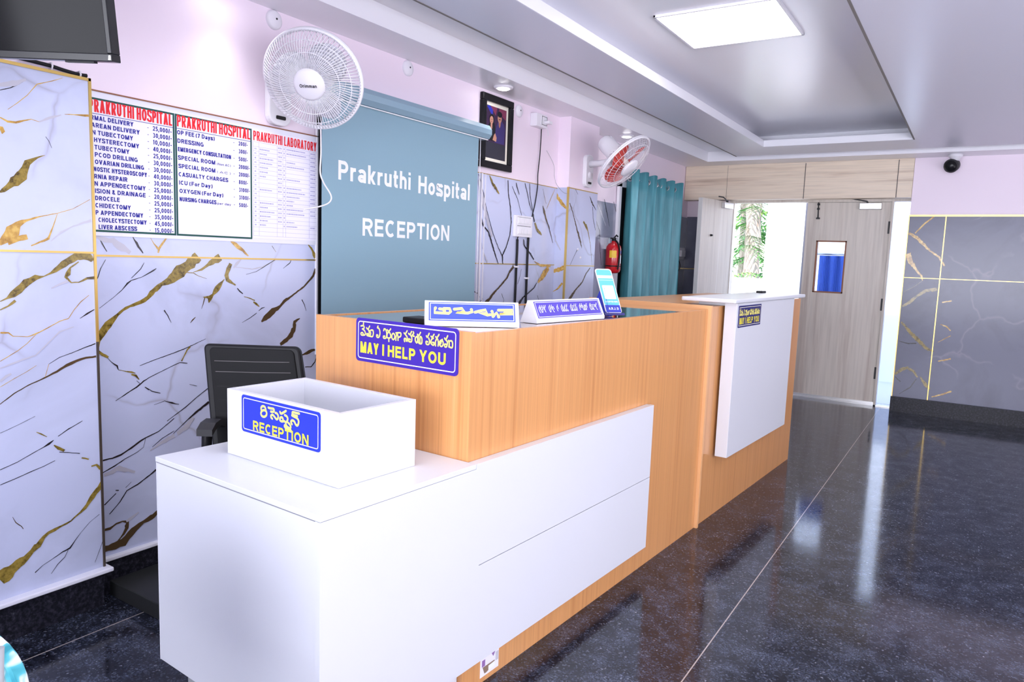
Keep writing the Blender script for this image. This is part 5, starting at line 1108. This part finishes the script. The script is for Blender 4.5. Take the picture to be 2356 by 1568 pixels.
# ------------------------------------------------------------------ framed photo
fr = FX(-2.758); y0, y1, z0, z1 = 3.838, 4.200, 1.930, 2.395
t = thing('framed_photo', 'black framed photo of a couple on the pink wall above the blind end', 'picture', (-2.758, 4.02, z0))
q = MB(); w = .045
for b in ((y0, y1, z0, z0+w), (y0, y1, z1-w, z1), (y0, y0+w, z0+w, z1-w), (y1-w, y1, z0+w, z1-w)): q.box(fr, b[0], b[1], b[2], b[3], 0, .028)
q.build('frame', 'black_gloss', t, bevel=.005)
q = MB(); q.box(fr, y0+w-.002, y1-w+.002, z0+w-.002, z1-w+.002, .004, .010); q.build('mount', 'mat_white', t)
ph = F(fr.p(y0+w+.022, z0+w+.022, .010), fr.a, fr.b); pw, phh = (y1-y0)-2*w-.044, (z1-z0)-2*w-.044
P_ = lambda L: [(x*pw, y*phh) for x, y in L]
el = lambda cx, cy, rx, ry: [(cx+rx*math.cos(2*PI*i/20), cy+ry*math.sin(2*PI*i/20)) for i in range(20)]
pc = [mat('photo_'+k, c, .25) for k, c in (('night', (.045, .02, .06)), ('blue', (.03, .04, .42)), ('rose', (.22, .04, .09)), ('suit', (.05, .035, .16)), ('black', (.01, .01, .015)), ('skin', (.55, .27, .19)), ('skin_shade', (.42, .19, .13)), ('dark_floor', (.03, .03, .045)))]
q = MB(); lay = 0
for L, m_ in ((el(.5, .5, 0, 0), 0),
              ([(0, 0), (1, 0), (1, 1), (0, 1)], 0), ([(0, .98), (.30, .80), (.30, .96), (.12, 1)], 1), ([(.18, 1), (.45, .84), (.52, 1)], 2), ([(.62, .9), (.98, .8), (1, 1), (.62, 1)], 2),
              ([(0, 0), (1, 0), (1, .30), (0, .32)], 7), ([(.42, .32), (.92, .32), (.95, .62), (.88, .72), (.72, .78), (.56, .72), (.45, .56)], 3),
              ([(.03, .34), (.45, .34), (.46, .58), (.38, .70), (.22, .72), (.08, .62)], 4), (el(.25, .75, .125, .10), 4), (el(.245, .735, .088, .075), 5), ([(.20, .665), (.29, .665), (.285, .58), (.24, .54), (.205, .58)], 5),
              ([(.60, .74), (.72, .74), (.70, .66), (.66, .62), (.62, .66)], 6), (el(.655, .815, .105, .095), 5), (el(.655, .885, .12, .055), 4), ([(.55, .88), (.56, .82), (.585, .86)], 4), ([(.75, .88), (.755, .82), (.725, .86)], 4),
              ([(.60, .795), (.71, .795), (.70, .782), (.61, .782)], 4), (el(.655, .765, .03, .008), 6), (el(.245, .705, .022, .007), 2), (el(.215, .745, .013, .006), 4), (el(.275, .745, .013, .006), 4), (el(.61, .828, .015, .007), 4), (el(.70, .828, .015, .007), 4),
              ([(.32, .36), (.50, .34), (.52, .42), (.44, .50), (.38, .46)], 5)):
    lay += 1
    if lay == 1: continue
    q.prism(ph, P_(L), .0002, .0004+.00006*lay, m_)
q.build('photo', pc, t)

# ------------------------------------------------------------------ fire extinguisher
c = Vector((-2.725, 5.885, 1.25)); fz = F(c, (1, 0, 0), (0, 1, 0))
t = thing('fire_extinguisher', 'red fire extinguisher with yellow label hung on the marble left of the teal curtain', 'fire extinguisher', c)
q = MB(); q.lathe(fz, [(0, -.004), (.04, 0), (.062, .010), (.068, .03), (.068, .21), (.063, .235), (.045, .258), (.022, .268), (.020, .282)], 32, cap=False); q.build('cylinder', 'red', t)
q = MB(); q.lathe(fz, [(.0685, .058), (.0690, .060), (.0690, .066), (.0685, .068)], 32, cap=False); q.build('base_band', 'black', t)
q = MB(); q.lathe(fz, [(.018, .28), (.020, .30), (.012, .312), (0, .314)], 16); q.box(fz, -.012, .012, -.055, .05, .300, .310); q.tube([fz.p(0, .0, .31), fz.p(0, .045, .335), fz.p(0, .075, .325)], .007, 8); q.build('valve', 'black', t, bevel=.001)
q = MB(); q.lathe(F(fz.p(.026, -.005, .296), (0, 1, 0), (0, 0, 1)), [(.013, 0), (.013, .008), (0, .009)], 16); q.build('pressure_gauge', 'steel', t)
def wrap(a0, a1, h0, h1, r, m_, nm, n=10):
    q = MB()
    for i in range(n):
        x0 = math.radians(a0+(a1-a0)*i/n); x1 = math.radians(a0+(a1-a0)*(i+1)/n)
        q.face([fz.p(r*math.cos(x0), r*math.sin(x0), h0), fz.p(r*math.cos(x1), r*math.sin(x1), h0), fz.p(r*math.cos(x1), r*math.sin(x1), h1), fz.p(r*math.cos(x0), r*math.sin(x0), h1)], 0, True)
    q.build(nm, m_, t)
wrap(-95, -42, .135, .198, .0686, 'label_yellow', 'yellow_label'); wrap(-5, 30, .085, .16, .0686, 'letter_white', 'text_label'); wrap(0, 20, .17, .20, .0686, 'sign_blue', 'blue_label')
q = MB(); q.tube(smooth_path([fz.p(.015, -.01, .29), fz.p(.060, -.045, .26), fz.p(.070, -.028, .20), fz.p(.073, -.034, .12), fz.p(.072, -.045, .05), fz.p(.07, -.05, .035)], 6), .0075, 8); q.build('hose', 'black', t)
q = MB(); q.box(FX(-2.81), 5.865, 5.905, 1.46, 1.56, 0, .04); q.build('wall_hook', 'steel', t)

# ------------------------------------------------------------------ doorway with the teal curtain
w = MB(); w.box(WORLD, -2.812, -2.785, 6.08, 6.13, 0, 2.08); w.box(WORLD, -2.812, -2.785, 7.36, 7.41, 0, 2.08); w.box(WORLD, -2.812, -2.785, 6.08, 7.41, 2.03, 2.08); d3 = struct(w.build('door_3', 'white'))
w = MB(); w.box(WORLD, -2.812, -2.806, 6.13, 7.36, 0, 2.03); struct(w.build('dark_opening_slab', 'black', d3))  # flat black slab stands in for the darkness of the opening
t = thing('curtain', 'teal satin eyelet curtain hanging over the side doorway', 'curtain', (-2.70, 6.77, .12))
q = MB(); ya, yb, zb, ztp = 6.10, 7.40, .12, 2.165; N, K = 150, 12; grid = []
rn = random.Random(11); ph1 = [rn.uniform(-.5, .5) for _ in range(9)]
for k in range(K+1):
    h = k/K; row = []
    for i in range(N+1):
        s_ = i/N; wob = .10*math.sin(5*s_+2.2*h)+.06*math.sin(11*s_-3*h)
        amp = .062+.016*math.sin(7*s_+1)+.012*(1-h)*math.sin(13*s_)
        ph0 = 2*PI*5.6*(s_+.012*math.sin(9*s_+1.5*(1-h)))
        x = -2.705+amp*math.sin(ph0+wob)+.012*math.sin(2.0*ph0+.6+2*h)
        y = ya+(yb-ya)*s_+.02*math.cos(ph0)+.035*(1-h)*(s_-.5)*2
        z = zb+(ztp-zb)*h+(.018*math.sin(ph0*1.0+.5) if k == K else 0)
        row.append(Vector((x, y, z)))
    grid.append(row)
for k in range(K):
    for i in range(N): q.face([grid[k][i], grid[k][i+1], grid[k+1][i+1], grid[k+1][i]], 0, True)
o = q.build('cloth', 'curtain', t); 
me = o.data; bm = bmesh.new(); bm.from_mesh(me); bmesh.ops.remove_doubles(bm, verts=bm.verts, dist=.0001); bm.to_mesh(me); bm.free()
o.modifiers.new('solid', 'SOLIDIFY').thickness = .003
for i in range(13):
    s_ = (i+.5)/13; y = ya+(yb-ya)*s_+.0; g = F((-2.715, y, 2.105), (1, 0, .0), (0, .25, 1)); q = MB()
    q.tube([g.p(.026*math.cos(2*PI*j/20), .026*math.sin(2*PI*j/20)) for j in range(20)], .005, 6, closed=True); q.build('eyelet', 'steel', t)
t = thing('curtain_rod', 'steel curtain rod through the eyelets of the teal curtain', 'curtain rod', (-2.715, 6.75, 2.105))
q = MB(); q.tube([(-2.715, 6.05, 2.105), (-2.715, 7.47, 2.105)], .0125, 12); q.build('rod', 'steel', t)
for y in (6.05, 7.47):
    q = MB(); q.lathe(F((-2.715, y, 2.105), (1, 0, 0), (0, 0, 1)), [(.013, -.012), (.02, -.006), (.02, .006), (.013, .012)], 14); q.build('finial', 'steel', t)
    q = MB(); q.tube([(-2.715, y, 2.105), (-2.80, y, 2.105)], .007, 8); q.lathe(F((-2.808, y, 2.105), (0, 1, 0), (0, 0, 1)), [(.022, -.01), (.022, .006)], 14); q.build('bracket', 'steel', t)

# ------------------------------------------------------------------ office chair behind the desk
n_ = Vector((.541, -.841, 0)); a_ = Vector((.841, .541, 0)); C0 = Vector((-2.215, 1.71, 0))
t = thing('office_chair', 'black office chair with horizontal stitched back behind the white desk', 'chair', C0+Vector((0, 0, .056)))
bt = C0+Z*.60+a_*.045; up = (Z*.40-a_*.062-n_*.045).normalized(); f = F(bt, a_, up); hh = .405
outl = rrect(-.188, .170, 0, hh, .022, 5)
q = MB(); q.prism(f, [(x*(1.07-.07*y/hh), y) for x, y in outl], -.018, .018); q.build('back_frame', 'black', t, bevel=.008)
q = MB(); q.prism(f, [(x*(1.06-.07*y/hh), y) for x, y in rrect(-.166, .150, .02, hh-.014, .016, 4)], .0175, .024); q.build('back_cover', 'leather', t, bevel=.003)
for y in (.305, .345):
    q = MB(); q.stroke(f, [(-.150, y-.004), (0, y-.003), (.128, y)], .0022, .0246); q.build('stitch_line', 'seam', t)
for y in (.25, .20, .15):
    q = MB(); q.stroke(f, [(-.152, y-.004), (.132, y)], .0016, .0246); q.build('stitch_line', 'black', t)
sf = F(C0+a_*-.01+n_*.12+Z*.455, a_, n_*-1)
q = MB(); q.prism(sf, rrect(-.20, .19, -.20, .14, .05, 5), 0, .07); q.build('seat', 'leather', t, bevel=.02)
for s_ in (-1, 1):
    x = -.135 if s_ < 0 else .180
    q = MB(); p0 = C0+a_*(x+.0); pad = [p0+Z*.700+n_*.00, p0+Z*.722+n_*.05, p0+Z*.718+n_*.10, p0+Z*.700+n_*.135]
    k = []
    g = MB()
    for i in range(3):
        for (w0, z0) in ((0, 0),):
            A0, A1 = pad[i], pad[i+1]
            g.face([A0-a_*.028+Z*.012, A0+a_*.028+Z*.012, A1+a_*.028+Z*.012, A1-a_*.028+Z*.012][::-1], 0, True); g.face([A0-a_*.028-Z*.012, A0+a_*.028-Z*.012, A1+a_*.028-Z*.012, A1-a_*.028-Z*.012], 0, True)
            for sg in (-1, 1): g.face([A0+a_*.028*sg-Z*.012, A1+a_*.028*sg-Z*.012, A1+a_*.028*sg+Z*.012, A0+a_*.028*sg+Z*.012], 0, True)
    for e in (0, 3): g.face([pad[e]-a_*.028-Z*.012, pad[e]+a_*.028-Z*.012, pad[e]+a_*.028+Z*.012, pad[e]-a_*.028+Z*.012])
    arm = g.build('armrest', 'dgrey', t)
    g = MB(); g.tube(smooth_path([p0+Z*.705+n_*.11, p0+Z*.66+n_*.115, p0+Z*.58+n_*.11, p0+Z*.49+n_*.10+a_*(.03*-s_), p0+Z*.475+n_*.08+a_*(.08*-s_)], 5), .018, 8); g.build('armrest_support', 'black', t)
q = MB(); q.tube([C0+a_*.02+Z*.47-n_*.02, C0+a_*.03+Z*.50-n_*.07, C0+a_*.04+Z*.64-n_*.05], .02, 8); q.build('back_bracket', 'black', t)
cz = F(C0+a_*.02+n_*.16+Z*.10, (1, 0, 0), (0, 1, 0)); q = MB(); q.lathe(cz, [(.035, 0), (.035, .05), (.022, .06), (.022, .36)], 18); q.build('gas_column', 'black', t)
for k in range(5):
    an = 2*PI*k/5+.4; d_ = Vector((math.cos(an), math.sin(an), 0)); q = MB(); q.tube([cz.o+Z*.04, cz.o+d_*.17+Z*.01], .02, 8, radii=[.024, .016]); leg = q.build('base_arm', 'black', t)
    q = MB(); wc = cz.o+d_*.165; q.lathe(F(Vector((wc.x, wc.y, .056+.026))-d_.cross(Z)*.018, d_, Z), [(.026, 0), (.026, .036)], 16); q.build('castor', 'dgrey', t)

# ------------------------------------------------------------------ cctv camera
c = Vector((-.285, 7.70, 2.318)); t = thing('security_camera', 'black dome security camera under the soffit right of the doors', 'camera', (-.27, 7.72, 2.42))
fd = F((-.262, 7.71, 2.42), (1, 0, 0), (0, -1, 0)); q = MB(); q.lathe(fd, [(.058, 0), (.058, .022), (.04, .034), (.036, .06)], 28); q.build('mount', 'white', t)
ax = Vector((-.25, -.90, -.30)).normalized(); fh = F(c-ax*.02, Z.cross(ax).normalized(), ax.cross(Z.cross(ax).normalized())); q = MB(); q.lathe(fh, [(.0, -.060), (.045, -.055), (.060, -.02), (.062, .03), (.056, .05)], 28); q.build('housing', 'dgrey', t)
q = MB(); q.lathe(fh, [(.054, .045), (.050, .060), (.030, .075), (0, .080)], 28, cap=False); q.build('lens_dome', 'black_gloss', t)

# ------------------------------------------------------------------ printed seat at the lower left edge
cc = Vector((-1.285, .475, 0)); t = thing('waiting_chair', 'chair with a teal and white floral printed back at the lower left edge', 'chair', cc)
f = F((-1.297, .467, .340), a_, (Z-n_*.10).normalized())
q = MB(); q.prism(f, rrect(-.40, .053, 0, .385, .13, 10), -.02, .02); q.build('back', 'print', t, bevel=.008)
f2 = F(cc+a_*-.175+n_*.21+Z*.36, a_, n_*-1); q = MB(); q.prism(f2, rrect(-.22, .22, -.20, .18, .06, 6), 0, .05); q.build('seat', 'print', t, bevel=.012)
for (x, y, top) in ((-.36, -.005, .37), (.01, -.005, .37), (-.36, .37, .36), (.01, .37, .36)):
    q = MB(); p = cc+a_*x+n_*y; q.tube([p+Z*0, p+Z*top], .013, 10); q.build('leg', 'steel', t)
q = MB(); p = cc+a_*.012+n_*.026; q.tube([p+Z*.34, p+Z*.70-n_*.035], .008, 8); q.build('back_post', 'grey', t)
